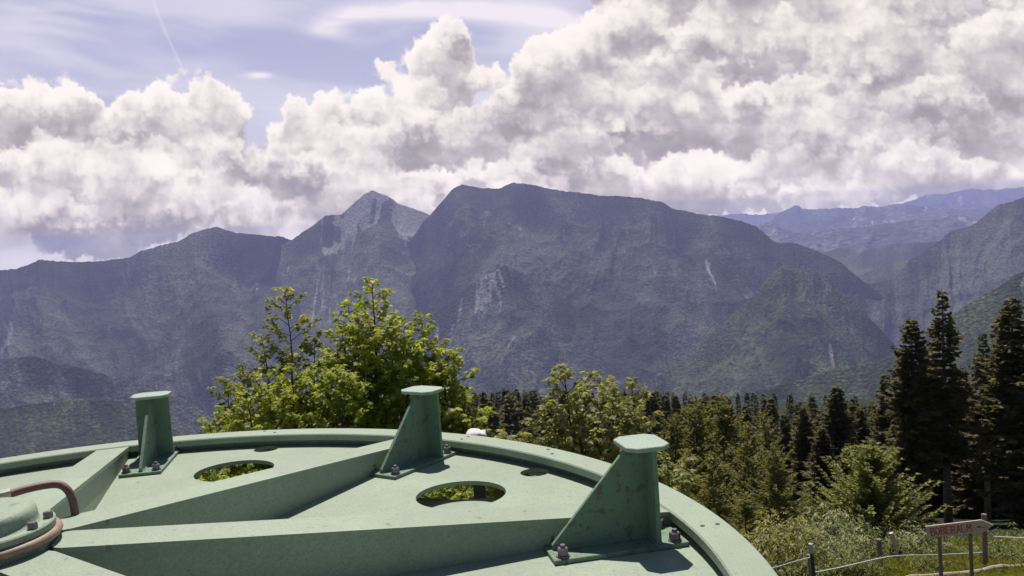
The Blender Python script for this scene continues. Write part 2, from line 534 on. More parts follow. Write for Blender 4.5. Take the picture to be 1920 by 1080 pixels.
    sky = sky * (1 - A) + cc * A
    # the sky stands beyond the valley haze: brighter by what that air takes away
    T = np.exp(-HAZE * np.minimum(22500., HAZE_TOP / np.sin(np.radians(np.maximum(el, .3)))))[..., None]
    sky = (sky - .9 * np.array([.33, .33, .53]) * (1 - T)) / np.maximum(T, .24)
    col = np.concatenate([np.clip(sky, .02, 3.2), np.ones_like(A)], -1)
    me = np_mesh("sky", (d * 62000).reshape(-1, 3), grid_faces(len(vs), len(us)), True, {"sky_light": (col, 4)})
    m = NT("sky_light")
    e = m.n("ShaderNodeEmission", ins={'Color': m.attr("sky_light", True), 'Strength': SKY_LIGHT})
    m.t.links.new(e.outputs[0], m.out.inputs[0])
    m.m.cycles.emission_sampling = 'NONE'
    tag(link("sky", me, m.m), kind="structure")


SKY_LIGHT = 0.76
build_sky()

# ------------------------------------------------------------------ terrain
def mountain_mat(name, dark, light, rock, cell, grain=1.0):
    m = NT(name); p = m.geo()
    v = m.n("ShaderNodeTexVoronoi", ins={'Vector': p, 'Scale': 1.0 / cell}).outputs['Distance']
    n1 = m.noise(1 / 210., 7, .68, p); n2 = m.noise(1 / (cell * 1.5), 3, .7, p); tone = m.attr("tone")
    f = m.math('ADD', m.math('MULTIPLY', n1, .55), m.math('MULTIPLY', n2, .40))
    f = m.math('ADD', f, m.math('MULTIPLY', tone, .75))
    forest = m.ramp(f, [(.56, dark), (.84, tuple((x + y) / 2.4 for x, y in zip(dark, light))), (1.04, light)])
    forest = m.mix(m.math('MULTIPLY', m.ramp(v, [(.15, (0, 0, 0)), (.8, (1, 1, 1))]), .6), forest, tuple(x * .3 for x in dark))
    rk = m.math('ADD', m.attr("rock"), m.math('MULTIPLY', m.math('SUBTRACT', n1, .5), 1.3))
    rk = m.math('ADD', rk, m.math('MULTIPLY', m.math('SUBTRACT', n2, .5), .5))
    fac = m.ramp(rk, [(.44, (0, 0, 0)), (.66, (1, 1, 1))])
    rc = m.mix(m.ramp(n2, [(.3, (0, 0, 0)), (.7, (1, 1, 1))]), tuple(x * .45 for x in rock), rock)
    col = m.mix(m.math('MULTIPLY', fac, .85), forest, rc)
    wv = m.n("ShaderNodeTexVoronoi", ins={'Vector': p, 'Scale': 1.0 / (cell * .8)}).outputs['Color']
    sp = m.ramp(m.n("ShaderNodeSeparateColor", ins={0: wv}).outputs[0], [(.86, (0, 0, 0)), (.98, (1, 1, 1))])
    col = m.mix(m.math('MULTIPLY', sp, m.ramp(tone, [(.35, (.06, .06, .06)), (.7, (.42, .42, .42))])), col, tuple(x * .8 for x in rock))
    hgt = m.math('ADD', m.math('MULTIPLY', v, -.6), n2)
    return m.principled(col, .95, m.bump(hgt, .75 * grain, cell * .8), 0, .05)


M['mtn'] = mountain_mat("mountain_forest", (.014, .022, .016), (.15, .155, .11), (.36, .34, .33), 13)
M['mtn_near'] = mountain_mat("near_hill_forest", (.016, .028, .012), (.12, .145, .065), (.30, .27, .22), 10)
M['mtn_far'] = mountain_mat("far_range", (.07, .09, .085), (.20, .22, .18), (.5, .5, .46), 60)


def ridge(pts, ns, L, D, nt=150, amp=60, lam=330, jag=2.0, mat='mtn', seed=0, rockf=None, back=500, pw=.9, side=0.0, floor=-722.):
    pts = np.array(pts, float)
    px = np.linspace(pts[0, 0], pts[-1, 0], ns)
    py = np.interp(px, pts[:, 0], pts[:, 1])
    py += jag * 2.2 * (fbm(px / 28., px * 0 + seed * 3.7, 4, seed) - .5) + jag * .9 * (fbm(px / 5., px * 0 + seed, 2, seed + 1) - .5)
    Y = np.interp(px, pts[:, 0], pts[:, 2])
    P = at(px, py, Y)
    x, y, z = P.T
    a = np.concatenate([[0], np.cumsum(np.hypot(np.diff(x), np.diff(y)))])
    dirx, diry = -x / np.hypot(x, y) + side, -y / np.hypot(x, y)
    nl = np.hypot(dirx, diry); dirx, diry = dirx / nl, diry / nl
    k = max(3, ns // 10); ker = np.hanning(2 * k + 1); ker /= ker.sum()
    zb = np.convolve(np.pad(z, k, mode='edge'), ker, 'valid')
    tf = np.linspace(0, 1, nt) ** 1.15
    tb = -np.linspace(1, 0, 9)[:-1]
    t = np.concatenate([tb, tf])[:, None]
    off = np.where(t >= 0, t * L, t * back)
    X = x + dirx * off; YY = y + diry * off
    w = smooth01(np.abs(t), 0, .55)
    Z = z * (1 - w) + zb * w
    Z = Z - np.where(t >= 0, D * np.maximum(t, 0) ** pw, back * .8 * np.abs(t))
    aa = a[None, :] + 0 * t; bb = off
    wa = 1.3 * lam * (fbm(aa / (lam * 2.3), bb / (lam * 2.3), 3, seed) - .5)
    n = .6 * ridged((aa + wa) / lam, bb / (lam * 2.6) + seed, 5, seed) + .4 * ridged((aa - wa) / (lam * 2.1), bb / (lam * 4.5) + 2 * seed, 3, seed + 4)
    n2 = ridged((X + 300 * seed) / (lam * .42), YY / (lam * .42), 4, seed + 3)
    am = smooth01(np.abs(t), 0, .16)
    Z = Z - amp * am * (2.3 * (1 - n) + .40 * (1 - n2)) + amp * .75 * am
    Z = np.maximum(Z, floor + 6 * vn(X / 200, YY / 200, 2))
    # bare rock: stripes that run down the gullies, thick near the crest
    st = ridged((aa + .6 * wa) / (lam * .19), bb / (lam * .85) + 3.1 * seed, 3, seed + 5)
    pat = fbm(aa / (lam * 1.6), bb / (lam * 1.6), 3, seed + 2)
    rock = (st - .66) * 1.5 + (pat - .58) * 1.1 - .25 * smooth01(t + 0 * aa, .35, .8)
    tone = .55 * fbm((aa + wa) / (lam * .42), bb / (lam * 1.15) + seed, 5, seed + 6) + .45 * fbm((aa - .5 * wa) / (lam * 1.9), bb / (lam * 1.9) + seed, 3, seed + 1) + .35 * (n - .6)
    if rockf is not None:
        rock = rock + rockf(px[None, :] + 0 * t, t + 0 * aa)
    Vt = np.stack([X, YY, Z], -1).reshape(-1, 3)
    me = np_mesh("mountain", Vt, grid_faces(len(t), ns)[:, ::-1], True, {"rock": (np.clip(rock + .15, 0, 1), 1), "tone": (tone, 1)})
    return tag(link("mountain", me, M[mat]), kind="structure")


def gauss(px, t, cx, ct, sx, st): return np.exp(-((px - cx) / sx) ** 2 - ((t - ct) / st) ** 2)


# far pale ranges
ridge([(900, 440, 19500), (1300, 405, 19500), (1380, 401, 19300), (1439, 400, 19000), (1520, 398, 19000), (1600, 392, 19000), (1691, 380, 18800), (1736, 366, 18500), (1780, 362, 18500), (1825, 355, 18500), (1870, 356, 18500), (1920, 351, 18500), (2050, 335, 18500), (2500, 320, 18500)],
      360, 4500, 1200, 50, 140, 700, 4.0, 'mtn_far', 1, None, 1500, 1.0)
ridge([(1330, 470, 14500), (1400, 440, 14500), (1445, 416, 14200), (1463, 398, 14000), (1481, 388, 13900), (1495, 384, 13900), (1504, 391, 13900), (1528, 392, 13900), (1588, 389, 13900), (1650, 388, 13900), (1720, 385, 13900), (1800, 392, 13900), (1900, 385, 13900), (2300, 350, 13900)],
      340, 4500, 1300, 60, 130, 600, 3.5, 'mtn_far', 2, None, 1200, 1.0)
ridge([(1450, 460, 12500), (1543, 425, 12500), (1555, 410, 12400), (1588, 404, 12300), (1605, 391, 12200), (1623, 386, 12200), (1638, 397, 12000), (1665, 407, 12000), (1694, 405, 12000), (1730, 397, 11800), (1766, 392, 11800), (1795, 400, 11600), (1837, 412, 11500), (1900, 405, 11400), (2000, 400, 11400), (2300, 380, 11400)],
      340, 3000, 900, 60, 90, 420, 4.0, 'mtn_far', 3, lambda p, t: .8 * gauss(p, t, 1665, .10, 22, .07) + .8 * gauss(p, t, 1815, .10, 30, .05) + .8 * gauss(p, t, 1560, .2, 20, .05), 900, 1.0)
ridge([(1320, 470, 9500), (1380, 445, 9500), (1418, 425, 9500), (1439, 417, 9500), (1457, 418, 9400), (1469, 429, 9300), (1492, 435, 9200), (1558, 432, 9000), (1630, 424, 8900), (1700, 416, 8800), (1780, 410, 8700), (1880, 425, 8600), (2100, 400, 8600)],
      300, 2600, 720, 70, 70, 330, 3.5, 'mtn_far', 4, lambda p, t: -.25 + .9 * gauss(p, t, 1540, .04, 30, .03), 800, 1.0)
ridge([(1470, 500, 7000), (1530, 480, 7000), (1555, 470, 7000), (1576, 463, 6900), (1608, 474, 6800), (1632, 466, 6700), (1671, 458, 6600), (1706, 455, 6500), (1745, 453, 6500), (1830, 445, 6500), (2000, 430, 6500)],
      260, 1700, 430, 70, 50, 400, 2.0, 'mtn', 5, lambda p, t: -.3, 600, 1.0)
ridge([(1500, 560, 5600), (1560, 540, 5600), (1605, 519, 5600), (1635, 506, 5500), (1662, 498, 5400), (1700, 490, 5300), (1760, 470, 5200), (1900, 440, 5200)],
      200, 1300, 330, 70, 45, 300, 2.0, 'mtn', 6, lambda p, t: -.3, 500, 1.0)
# the pale pyramid behind the main massif
ridge([(400, 560, 5300), (480, 482, 5450), (545, 452, 5500), (580, 428, 5600), (610, 405, 5750), (640, 402, 5900), (665, 378, 5900), (682, 364, 5900), (697, 357, 5900), (725, 366, 5900), (745, 380, 5900), (780, 393, 5900), (806, 402, 5900), (850, 425, 5900), (1000, 470, 5900)],
      560, 1900, 1080, 150, 130, 480, 1.6, 'mtn', 7, lambda p, t: .40 * (1 - smooth01(t, .05, .26)) * smooth01(p, 560, 640) + 1.2 * gauss(p, t, 612, .16, 10, .02) + gauss(p, t, 760, .14, 12, .012), 900)
# left-hand range
ridge([(-700, 560, 5200), (-300, 530, 5200), (0, 507, 5200), (30, 505, 5200), (72, 487, 5200), (110, 491, 5200), (155, 492, 5200), (245, 483, 5200), (265, 470, 5200), (330, 454, 5200), (360, 437, 5200), (375, 431, 5200), (405, 424, 5200), (430, 432, 5200), (470, 440, 5300), (520, 443, 5500), (560, 452, 5900), (600, 470, 6300), (650, 500, 6500), (700, 560, 6500)],
      780, 2100, 860, 210, 180, 620, 2.6, 'mtn', 8, None, 800)
# main massif
ridge([(660, 640, 5300), (720, 540, 5400), (765, 460, 5500), (795, 415, 5550), (806, 404, 5600), (815, 392, 5600), (830, 376, 5550), (850, 353, 5500), (868, 346, 5500), (900, 352, 5500), (935, 355, 5500), (960, 343, 5500), (985, 344, 5500), (1020, 352, 5450), (1060, 358, 5400), (1120, 366, 5350), (1180, 368, 5300), (1210, 373, 5300), (1240, 378, 5250), (1262, 391, 5200), (1290, 397, 5150), (1350, 406, 5050), (1389, 413, 5000), (1418, 425, 4950), (1439, 443, 4900), (1454, 453, 4850), (1492, 457, 4800), (1534, 470, 4700), (1576, 492, 4600), (1605, 516, 4550), (1660, 560, 4500)],
      900, 1900, 1010, 240, 190, 620, 2.2, 'mtn', 9,
      lambda p, t: .18 * (1 - smooth01(t, .15, .5)) * smooth01(p, 760, 850) + .8 * gauss(p, t, 1398, .10, 7, .016) + .45 * gauss(p - 130 * (t - .2), t, 1318, .22, 4, .11) + .3 * gauss(p, t, 1130, .16, 12, .06) + .3 * gauss(p, t, 960, .17, 10, .08) - .09 + 1.7 * gauss(p, t - (p - 1232) * .0006, 1232, .80, 24, .016), 900)
# spur in front of the massif
ridge([(480, 800, 4300), (560, 765, 4300), (640, 722, 4300), (720, 662, 4300), (800, 600, 4300), (858, 553, 4350), (905, 520, 4400), (930, 506, 4400), (946, 497, 4400), (968, 507, 4400), (1000, 523, 4350), (1060, 562, 4300), (1130, 625, 4200), (1200, 690, 4100), (1260, 740, 4000)],
      520, 1100, 620, 170, 95, 330, 2.6, 'mtn', 10, lambda p, t: 1.6 * gauss(p, t, 1228, .02, 26, .05), 500)
# right-hand mountain
ridge([(1420, 640, 4200), (1540, 580, 4300), (1608, 535, 4500), (1677, 523, 4700), (1691, 505, 4750), (1706, 487, 4800), (1736, 470, 4850), (1760, 452, 4900), (1783, 434, 5000), (1825, 421, 5000), (1849, 401, 5000), (1867, 386, 5000), (1899, 379, 5000), (1920, 370, 5000), (2000, 340, 5000), (2150, 300, 5000), (2600, 280, 5000)],
      900, 1900, 860, 170, 110, 430, 2.4, 'mtn', 11, lambda p, t: -.25, 900)
# rounded wooded hill
ridge([(1050, 790, 3300), (1150, 752, 3300), (1208, 717, 3350), (1267, 687, 3400), (1296, 664, 3450), (1354, 606, 3500), (1407, 559, 3550), (1442, 518, 3600), (1465, 502, 3600), (1494, 511, 3600), (1517, 503, 3600), (1558, 530, 3550), (1605, 571, 3500), (1646, 612, 3450), (1690, 660, 3400), (1760, 720, 3300)],
      460, 950, 520, 170, 80, 270, 3.0, 'mtn_near', 12, lambda p, t: -.10 + .6 * gauss(p, t, 1555, .38, 5, .12) + .4 * gauss(p, t, 1440, .42, 5, .1), 400)
# right near ridge
ridge([(1560, 745, 2300), (1640, 700, 2300), (1690, 662, 2300), (1750, 618, 2300), (1801, 579, 2300), (1840, 552, 2300), (1879, 531, 2300), (1920, 508, 2300), (2050, 440, 2300), (2400, 340, 2300)],
      330, 1000, 560, 150, 36, 200, 4.0, 'mtn_near', 13, lambda p, t: -.1, 400)
# foothills
ridge([(1100, 800, 2350), (1230, 768, 2350), (1330, 748, 2350), (1441, 728, 2350), (1529, 701, 2350), (1600, 686, 2350), (1663, 668, 2350), (1760, 650, 2350), (1900, 640, 2350), (2300, 600, 2350)],
      420, 800, 420, 110, 30, 180, 5.0, 'mtn_near', 14, lambda p, t: -.25, 300)
ridge([(-900, 800, 2500), (-300, 775, 2500), (0, 763, 2500), (75, 757, 2500), (148, 747, 2500), (222, 751, 2500), (252, 769, 2500), (320, 800, 2500), (420, 835, 2500), (520, 860, 2500)],
      420, 900, 420, 120, 32, 190, 5.0, 'mtn_near', 15, lambda p, t: -.3, 400)
ridge([(-800, 690, 3300), (-200, 676, 3300), (60, 668, 3300), (150, 690, 3300), (260, 716, 3300), (330, 745, 3300), (430, 790, 3300)],
      330, 700, 420, 110, 38, 230, 4.0, 'mtn', 16, lambda p, t: -.25, 400)

# ground: one sheet from the summit meadow down into the valley
GY = [-60, -5, 0, 5, 9, 12, 15, 20, 30, 45, 60, 100, 150, 200, 300, 420, 600, 1200, 2400, 24000]
GZ = [2.0, -3.0, -3.5, -4.0, -4.85, -5.75, -6.75, -8.3, -11.2, -16.2, -21.5, -33, -43, -52, -70, -91, -175, -390, -722, -722]


def ground_z(x, y):
    x, y = np.asarray(x, float), np.asarray(y, float)
    r = np.sign(y) * np.hypot(y, x * .35)
    z = np.interp(r, GY, GZ)
    z = z + .10 * np.minimum(x, 0) * smooth01(y, 25, 90) * (1 - smooth01(np.abs(x) + y, 500, 1500))
    near = 1 - smooth01(np.hypot(x, y), 300, 900)
    z = z + near * (.35 * (fbm(x / 6. + 40, y / 6. + 40, 3, 2) - .5) + smooth01(y, 30, 120) * 4 * (fbm(x / 70. + 9, y / 70. + 9, 3, 4) - .5))
    return np.maximum(z, -722)


def build_ground():
    az = np.linspace(-180, 180, 541)
    az = np.radians(np.sort(np.concatenate([az, np.linspace(-45, 45, 361)])))
    r = np.concatenate([[0.02], np.geomspace(1.2, 22500, 260)])
    A, RR = np.meshgrid(az, r)
    x, y = RR * np.sin(A), RR * np.cos(A)
    z = ground_z(x, y)
    far = smooth01(RR, 2600, 9000)
    z = np.where(y < 0, np.maximum(z, -3.5 - .32 * np.maximum(RR - 60, 0)), z)
    z = np.maximum(z, -722)
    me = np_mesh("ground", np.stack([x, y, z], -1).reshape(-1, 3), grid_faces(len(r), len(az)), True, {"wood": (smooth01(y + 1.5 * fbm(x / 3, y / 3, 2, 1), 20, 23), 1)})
    m = NT("meadow_ground"); p = m.geo()
    n1 = m.noise(.35, 5, .6, p); n2 = m.noise(9, 4, .7, p)
    c = m.ramp(m.math('ADD', m.math('MULTIPLY', n1, .6), m.math('MULTIPLY', n2, .4)), [(.35, (.06, .075, .022)), (.5, (.11, .125, .04)), (.65, (.19, .17, .08))])
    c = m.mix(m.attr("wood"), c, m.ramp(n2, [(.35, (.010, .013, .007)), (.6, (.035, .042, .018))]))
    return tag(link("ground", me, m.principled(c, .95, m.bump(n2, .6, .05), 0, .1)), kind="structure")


build_ground()

# ------------------------------------------------------------------ the green cable wheel
WR = 1.73
WC = Vector((-1.1972, 1.8311, -0.758))
T0 = 0.28189639
HB0, HB1 = 21, -11
SP_H, SP_W = 0.158, 0.0598
wheel = empty("cable_wheel", WC)
wheel.rotation_euler = (0, 0, T0)
tag(wheel, "large pale green steel cable wheel with bolted triangular brackets and round holes", "cable wheel")


def ring_profile():
    ri, ro = .9417 * WR, WR
    b = .004
    return [(ri, -b), (ri + b, 0), (ro - b, 0), (ro, -b), (ro, -.022), (1.690, -.022), (1.690, -.066), (ro, -.066), (ro, -.078), (1.64, -.078), (1.64, -.066), (1.668, -.066), (1.668, -.026), (ri, -.026)]


bm = bmesh.new()
lathe(bm, ring_profile(), 240)
for k in range(8):                              # pairs of dark bolt holes in the rim
    for da, rr in ((-.9, 1.672), (1.0, 1.705)):
        a = R_(22.5 + 45 * k + da + 1.2)
        add_cyl(bm, (rr * math.cos(a), rr * math.sin(a), 0), .0065, -.001, .0012, 10, mi=1)
    for rr in (1.66, 1.70):
        a = R_(45 * k - 7)
        add_cyl(bm, (rr * math.cos(a), rr * math.sin(a), 0), .006, -.001, .0012, 10, mi=1)
rim = link("rim", bm_mesh("rim", bm), [M['paint'], M['dark']], wheel)

# web plate with eight big and eight small holes
bm = bmesh.new()


def loop(cx, cy, r, n, z):
    vs = [bm.verts.new((cx + r * math.cos(2 * math.pi * i / n), cy + r * math.sin(2 * math.pi * i / n), z)) for i in range(n)]
    return [bm.edges.new((vs[i], vs[(i + 1) % n])) for i in range(n)]


PZ = -.05
ed = loop(0, 0, 1.667, 200, PZ) + loop(0, 0, .12, 32, PZ)
for k in range(8):
    a = R_(45 * k + 23.2)
    ed += loop(1.288 * math.cos(a), 1.288 * math.sin(a), .143, 48, PZ)
    ed += loop(1.598 * math.cos(a), 1.598 * math.sin(a), .049, 24, PZ)
fill = bmesh.ops.triangle_fill(bm, use_beauty=True, use_dissolve=False, edges=ed)
ex = bmesh.ops.extrude_face_region(bm, geom=[f for f in bm.faces])
bmesh.ops.translate(bm, vec=(0, 0, -.014), verts=[v for v in ex['geom'] if isinstance(v, bmesh.types.BMVert)])
link("web_plate", bm_mesh("web_plate", bm), M['paint'], wheel)


def spoke_mesh():
    bm = bmesh.new()
    r0, r1 = .147, .9417 * WR - .002
    def zt(r): return SP_H * (1 - r / 1.63) - .004
    th, w = .013, SP_W
    # flange: plan outline with rounded inner corners, sheared along the slope
    out = [(r0 + .022, -w), (r1, -w), (r1, w), (r0 + .022, w), (r0 + .007, w - .006), (r0, w - .022), (r0, -w + .022), (r0 + .007, -w + .006)]
    a = [bm.verts.new((x, y, zt(x))) for x, y in out]
    b = [bm.verts.new((x, y, zt(x) - th)) for x, y in out]
    bm.faces.new(a); bm.faces.new(b[::-1])
    for i in range(len(out)):
        j = (i + 1) % len(out)
        bm.faces.new((b[i], b[j], a[j], a[i]))
    # web under it
    for s in (-1, 1):
        pass
    tw = .007
    q = [(r0 + .012, zt(r0 + .012) - th), (r1 + .035, zt(r1) - th - .002), (r1 + .035, PZ - .002), (r0 + .012, PZ - .002)]
    for off in (w * .80, -w * .80):
        A = [bm.verts.new((x, off - tw, z)) for x, z in q]; B = [bm.verts.new((x, off + tw, z)) for x, z in q]
        bm.faces.new(A); bm.faces.new(B[::-1])
        for i in range(4):
            j = (i + 1) % 4
            bm.faces.new((A[j], A[i], B[i], B[j]))
    bmesh.ops.recalc_face_normals(bm, faces=bm.faces)
    return bm_mesh("spoke", bm)


sp_me = spoke_mesh()
for k in range(8):
    o = link("spoke", sp_me, M['paint'], wheel)
    o.rotation_euler = (0, 0, R_(45 * k))

# brackets
def hexbolt():
    bm = bmesh.new()
    add_cyl(bm, (0, 0, 0), .0175, 0, .004, 16)
    add_cyl(bm, (0, 0, 0), .0145, .004, .020, 6)
    add_cyl(bm, (0, 0, 0), .0135, .020, .0225, 12, r1=.011)
    add_cyl(bm, (0, 0, 0), .0075, .0225, .030, 10, r1=.0065)
    return bm_mesh("bolt", bm)


bolt_me = hexbolt()


def bracket_meshes():
    bt = .012
    bm = bmesh.new()                             # gusset plate (x outward, z up, base plate at 0)
    q = [(.016, bt), (.270, bt), (.270, .250), (.222, .250), (.014, bt + .012)]
    A = [bm.verts.new((x, -.0055, z)) for x, z in q]; B = [bm.verts.new((x, .0055, z)) for x, z in q]
    bm.faces.new(A); bm.faces.new(B[::-1])
    for i in range(5):
        j = (i + 1) % 5
        bm.faces.new((A[j], A[i], B[i], B[j]))
    q2 = [(-.066, bt), (.066, bt), (.062, .250), (-.062, .250)]   # upright back plate
    A = [bm.verts.new((.270, y, z)) for y, z in q2]; B = [bm.verts.new((.282, y, z)) for y, z in q2]
    bm.faces.new(A); bm.faces.new(B[::-1])
    for i in range(4):
        j = (i + 1) % 4
        bm.faces.new((A[j], A[i], B[i], B[j]))
    for sy in (-.0055, .0055):                   # weld beads
        gb = np.random.default_rng(3)
        add_tube(bm, [(x, sy + gb.normal(0, .0006), bt + gb.normal(0, .0006)) for x in np.linspace(.016, .268, 40)], list(.0042 + .0012 * gb.random(40)), 6)
    for x0 in (.270, .282):
        add_tube(bm, [(x0, y + 0 * y, bt + gb.normal(0, .0006)) for y in np.linspace(-.064, .064, 24)], list(.0042 + .0012 * gb.random(24)), 6)
    g = bm_mesh("bracket", bm)
    bm = bmesh.new(); add_prism(bm, [(0, -.075), (.352, -.075), (.352, .075), (0, .075)], 0, bt)
    bmesh.ops.bevel(bm, geom=bm.edges[:], offset=.0015, segments=1, affect='EDGES')
    b = bm_mesh("base_plate", bm)
    bm = bmesh.new(); c = .024; x0, x1, w = .206, .322, .072
    add_prism(bm, [(x0 + c, -w), (x1 - c, -w), (x1, -w + c), (x1, w - c), (x1 - c, w), (x0 + c, w), (x0, w - c), (x0, -w + c)], .2505, .262)
    bmesh.ops.bevel(bm, geom=bm.edges[:], offset=.0018, segments=1, affect='EDGES')
    t = bm_mesh("top_plate", bm)
    return g, b, t


g_me, b_me, t_me = bracket_meshes()
for k in range(8):
    a = R_(45 * k + (-4.2, -4.4, -6.2, -5)[k % 4])
    rin = 1.272 if k != 2 else 1.30
    br = link("bracket", g_me, M['paint_bracket'], wheel, (rin * math.cos(a), rin * math.sin(a), PZ))
    br.rotation_euler = (0, 0, a)
    link("base_plate", b_me, M['paint_bracket'], br)
    link("top_plate", t_me, M['paint_cap'], br)
    for (bx, by) in ((.028, -.053), (.028, .053), (.322, -.053), (.322, .053)):
        o = link("bolt", bolt_me, M['steel'], br, (bx, by, .0118)); o.rotation_euler = (0, 0, bx * 9 + by * 20 + k)

# hub
bm = bmesh.new()
lathe(bm, [(.05, PZ - .08), (.142, PZ - .08), (.142, .150), (.05, .150)], 64)
hub = link("hub", bm_mesh("hub", bm), M['paint'], wheel)
bm = bmesh.new()
lathe(bm, [(.05, .1505), (.146, .1505), (.157, .153), (.161, .1605), (.159, .167), (.152, .171), (.05, .171)], 96)
link("seal_ring", bm_mesh("seal_ring", bm, True), M['brown'], hub)
bm = bmesh.new()
lathe(bm, [(.05, .1715), (.146, .1715), (.148, .174), (.148, .186), (.145, .189), (.05, .189)], 96)
link("cover_flange", bm_mesh("cover_flange", bm), M['paint'], hub)
bm = bmesh.new()
prof = [(0.0, .229), (.085, .2285), (.099, .2265), (.108, .2215), (.1125, .214), (.114, .205), (.1145, .197), (.117, .192), (.121, .1895)]
lathe(bm, prof, 72, closed=False)
bmesh.ops.remove_doubles(bm, verts=bm.verts, dist=1e-5)
link("cap", bm_mesh("cap", bm, True), M['paint'], hub)
bm = bmesh.new(); add_cyl(bm, (0, 0, 0), .0105, 0, .012, 6); add_cyl(bm, (0, 0, 0), .0095, .012, .014, 6, r1=.009)
hb_me = bm_mesh("cover_bolt", bm)
for k in (HB0, HB1, HB0 + 90, HB1 + 90, HB0 + 180, HB1 + 180, HB0 + 270, HB1 + 270):
    a = R_(k) - T0
    link("cover_bolt", hb_me, M['steel'], hub, (.134 * math.cos(a), .134 * math.sin(a), .1888))

# grease hose behind the hub
hp = [(-60, 958), (-25, 938), (10, 929), (50, 917), (90, 909), (112, 909), (126, 918), (134, 932), (139, 950), (142, 972)]
P3 = at([p[0] for p in hp], [p[1] for p in hp], [1.98, 2.0, 2.02, 2.05, 2.08, 2.09, 2.09, 2.09, 2.09, 2.09])
def catmull(P, n=6):
    P = np.array(P); Q = np.vstack([2 * P[0] - P[1], P, 2 * P[-1] - P[-2]]); out = []
    for i in range(1, len(Q) - 2):
        for s in np.linspace(0, 1, n, endpoint=False):
            a, b, c, d = Q[i - 1:i + 3]
            out.append(.5 * ((2 * b) + (-a + c) * s + (2 * a - 5 * b + 4 * c - d) * s * s + (-a + 3 * b - 3 * c + d) * s ** 3))
    out.append(P[-1]); return out
hose = tag(empty("grease_hose", P3[2]), "rust red rubber hose arching over the wheel behind the hub", "hose")
bm = bmesh.new(); add_tube(bm, [Vector(p) - Vector(P3[2]) for p in catmull(P3)], .0098, 12)
link("tube", bm_mesh("tube", bm, True), M['hose'], hose)
bm = bmesh.new(); d = Vector(P3[1] - P3[2]).normalized(); add_tube(bm, [d * -.012, d * .02], .0155, 12)
link("fitting", bm_mesh("fitting", bm), M['fitting'], hose)

# support under the wheel, seen through the holes
sup = tag(empty("support_frame", (WC.x, WC.y, -4.3)), "green steel support frame standing under the cable wheel", "frame")
def gz(x, y): return float(ground_z(x, y))
def part(name, bm, mat, parent, smooth=False): return link(name, bm_mesh(name, bm, smooth), mat, parent)
bm = bmesh.new(); add_cyl(bm, (0, 0, 0), .11, -.4, 4.3 - .758 - .14, 24); part("column", bm, M['paint_frame'], sup)
p = at(818, 930, 2.95)
bm = bmesh.new(); add_box(bm, (p[0] - WC.x, p[1] - WC.y, 1.45), (.085, .05, 3.72)); part("post", bm, M['paint_frame'], sup)
p = at(905, 925, 3.05)
bm = bmesh.new(); add_box(bm, (p[0] - WC.x, p[1] - WC.y, 1.45), (.055, .12, 3.72)); part("post", bm, M['dark'], sup)
pa, pb = at(690, 934, 2.86), at(960, 949, 2.86)
bm = bmesh.new(); add_tube(bm, [Vector(pa) - sup.location, Vector(pb) - sup.location], .011, 12); part("pipe", bm, M['pipe'], sup)
pa, pb = at(690, 956, 2.70), at(960, 962, 2.70)
bm = bmesh.new()
add_box(bm, tuple((Vector(pa) + Vector(pb)) / 2 - sup.location), (.60, .16, .02)); part("beam", bm, M['paint'], sup)

# pale block beyond the far rim
p = at(893, 818, 3.55)
bm = bmesh.new()
bmesh.ops.create_icosphere(bm, subdivisions=3, radius=1.0)
for v in bm.verts:
    n = v.co.normalized()
    q = max(abs(n.x), abs(n.y), abs(n.z)) ** .6
    v.co = Vector((n.x * .047, n.y * .05, n.z * .028)) / q * (1 + .3 * float(vn(np.array(n.x * 3 + 9), np.array(n.y * 3 + n.z * 2 + 9), 3) - .5) - .16 * math.exp(-((n.x - .45) / .13) ** 2))
blk = link("guide_block", bm_mesh("guide_block", bm, True), M['pale'], None, tuple(p))
tag(blk, "small pale weathered block peeping over the far edge of the wheel rim", "block")
bm = bmesh.new(); add_box(bm, (0, 0, -2.1), (.05, .05, 4.1)); part("stand", bm, M['dark'], blk)

# ------------------------------------------------------------------ foliage builders
def leaf_shape(kind):
    if kind == 'maple':
        pol = [(-90, .10), (-52, .55), (-20, .42), (12, .86), (38, .50), (90, 1.0), (142, .50), (168, .86), (200, .42), (232, .55)]
    else:
        pol = [(-90, .25), (20, .16), (75, .5), (90, 1.0), (105, .5), (160, .16)]
    return np.array([[r * math.cos(R_(a)), r * math.sin(R_(a)) + .15, 0] for a, r in pol])


def leaves_mesh(name, C, N, Dr, S, kind, g):
    """C centres, N normals, Dr pointing directions, S sizes"""
    sh = leaf_shape(kind); k = len(sh)
    N = N / np.linalg.norm(N, axis=1, keepdims=True)
    Dr = Dr - N * np.sum(Dr * N, 1, keepdims=True); Dr /= np.linalg.norm(Dr, axis=1, keepdims=True) + 1e-9
    X = np.cross(Dr, N)
    fold = -.22 * np.abs(sh[:, 0]) - .12 * sh[:, 1] ** 2
    V = C[:, None] + S[:, None, None] * (X[:, None] * sh[None, :, :1] + Dr[:, None] * sh[None, :, 1:2] + N[:, None] * fold[None, :, None])
    F = np.arange(len(C) * k).reshape(-1, k)
    return np_mesh(name, V.reshape(-1, 3), F, False)


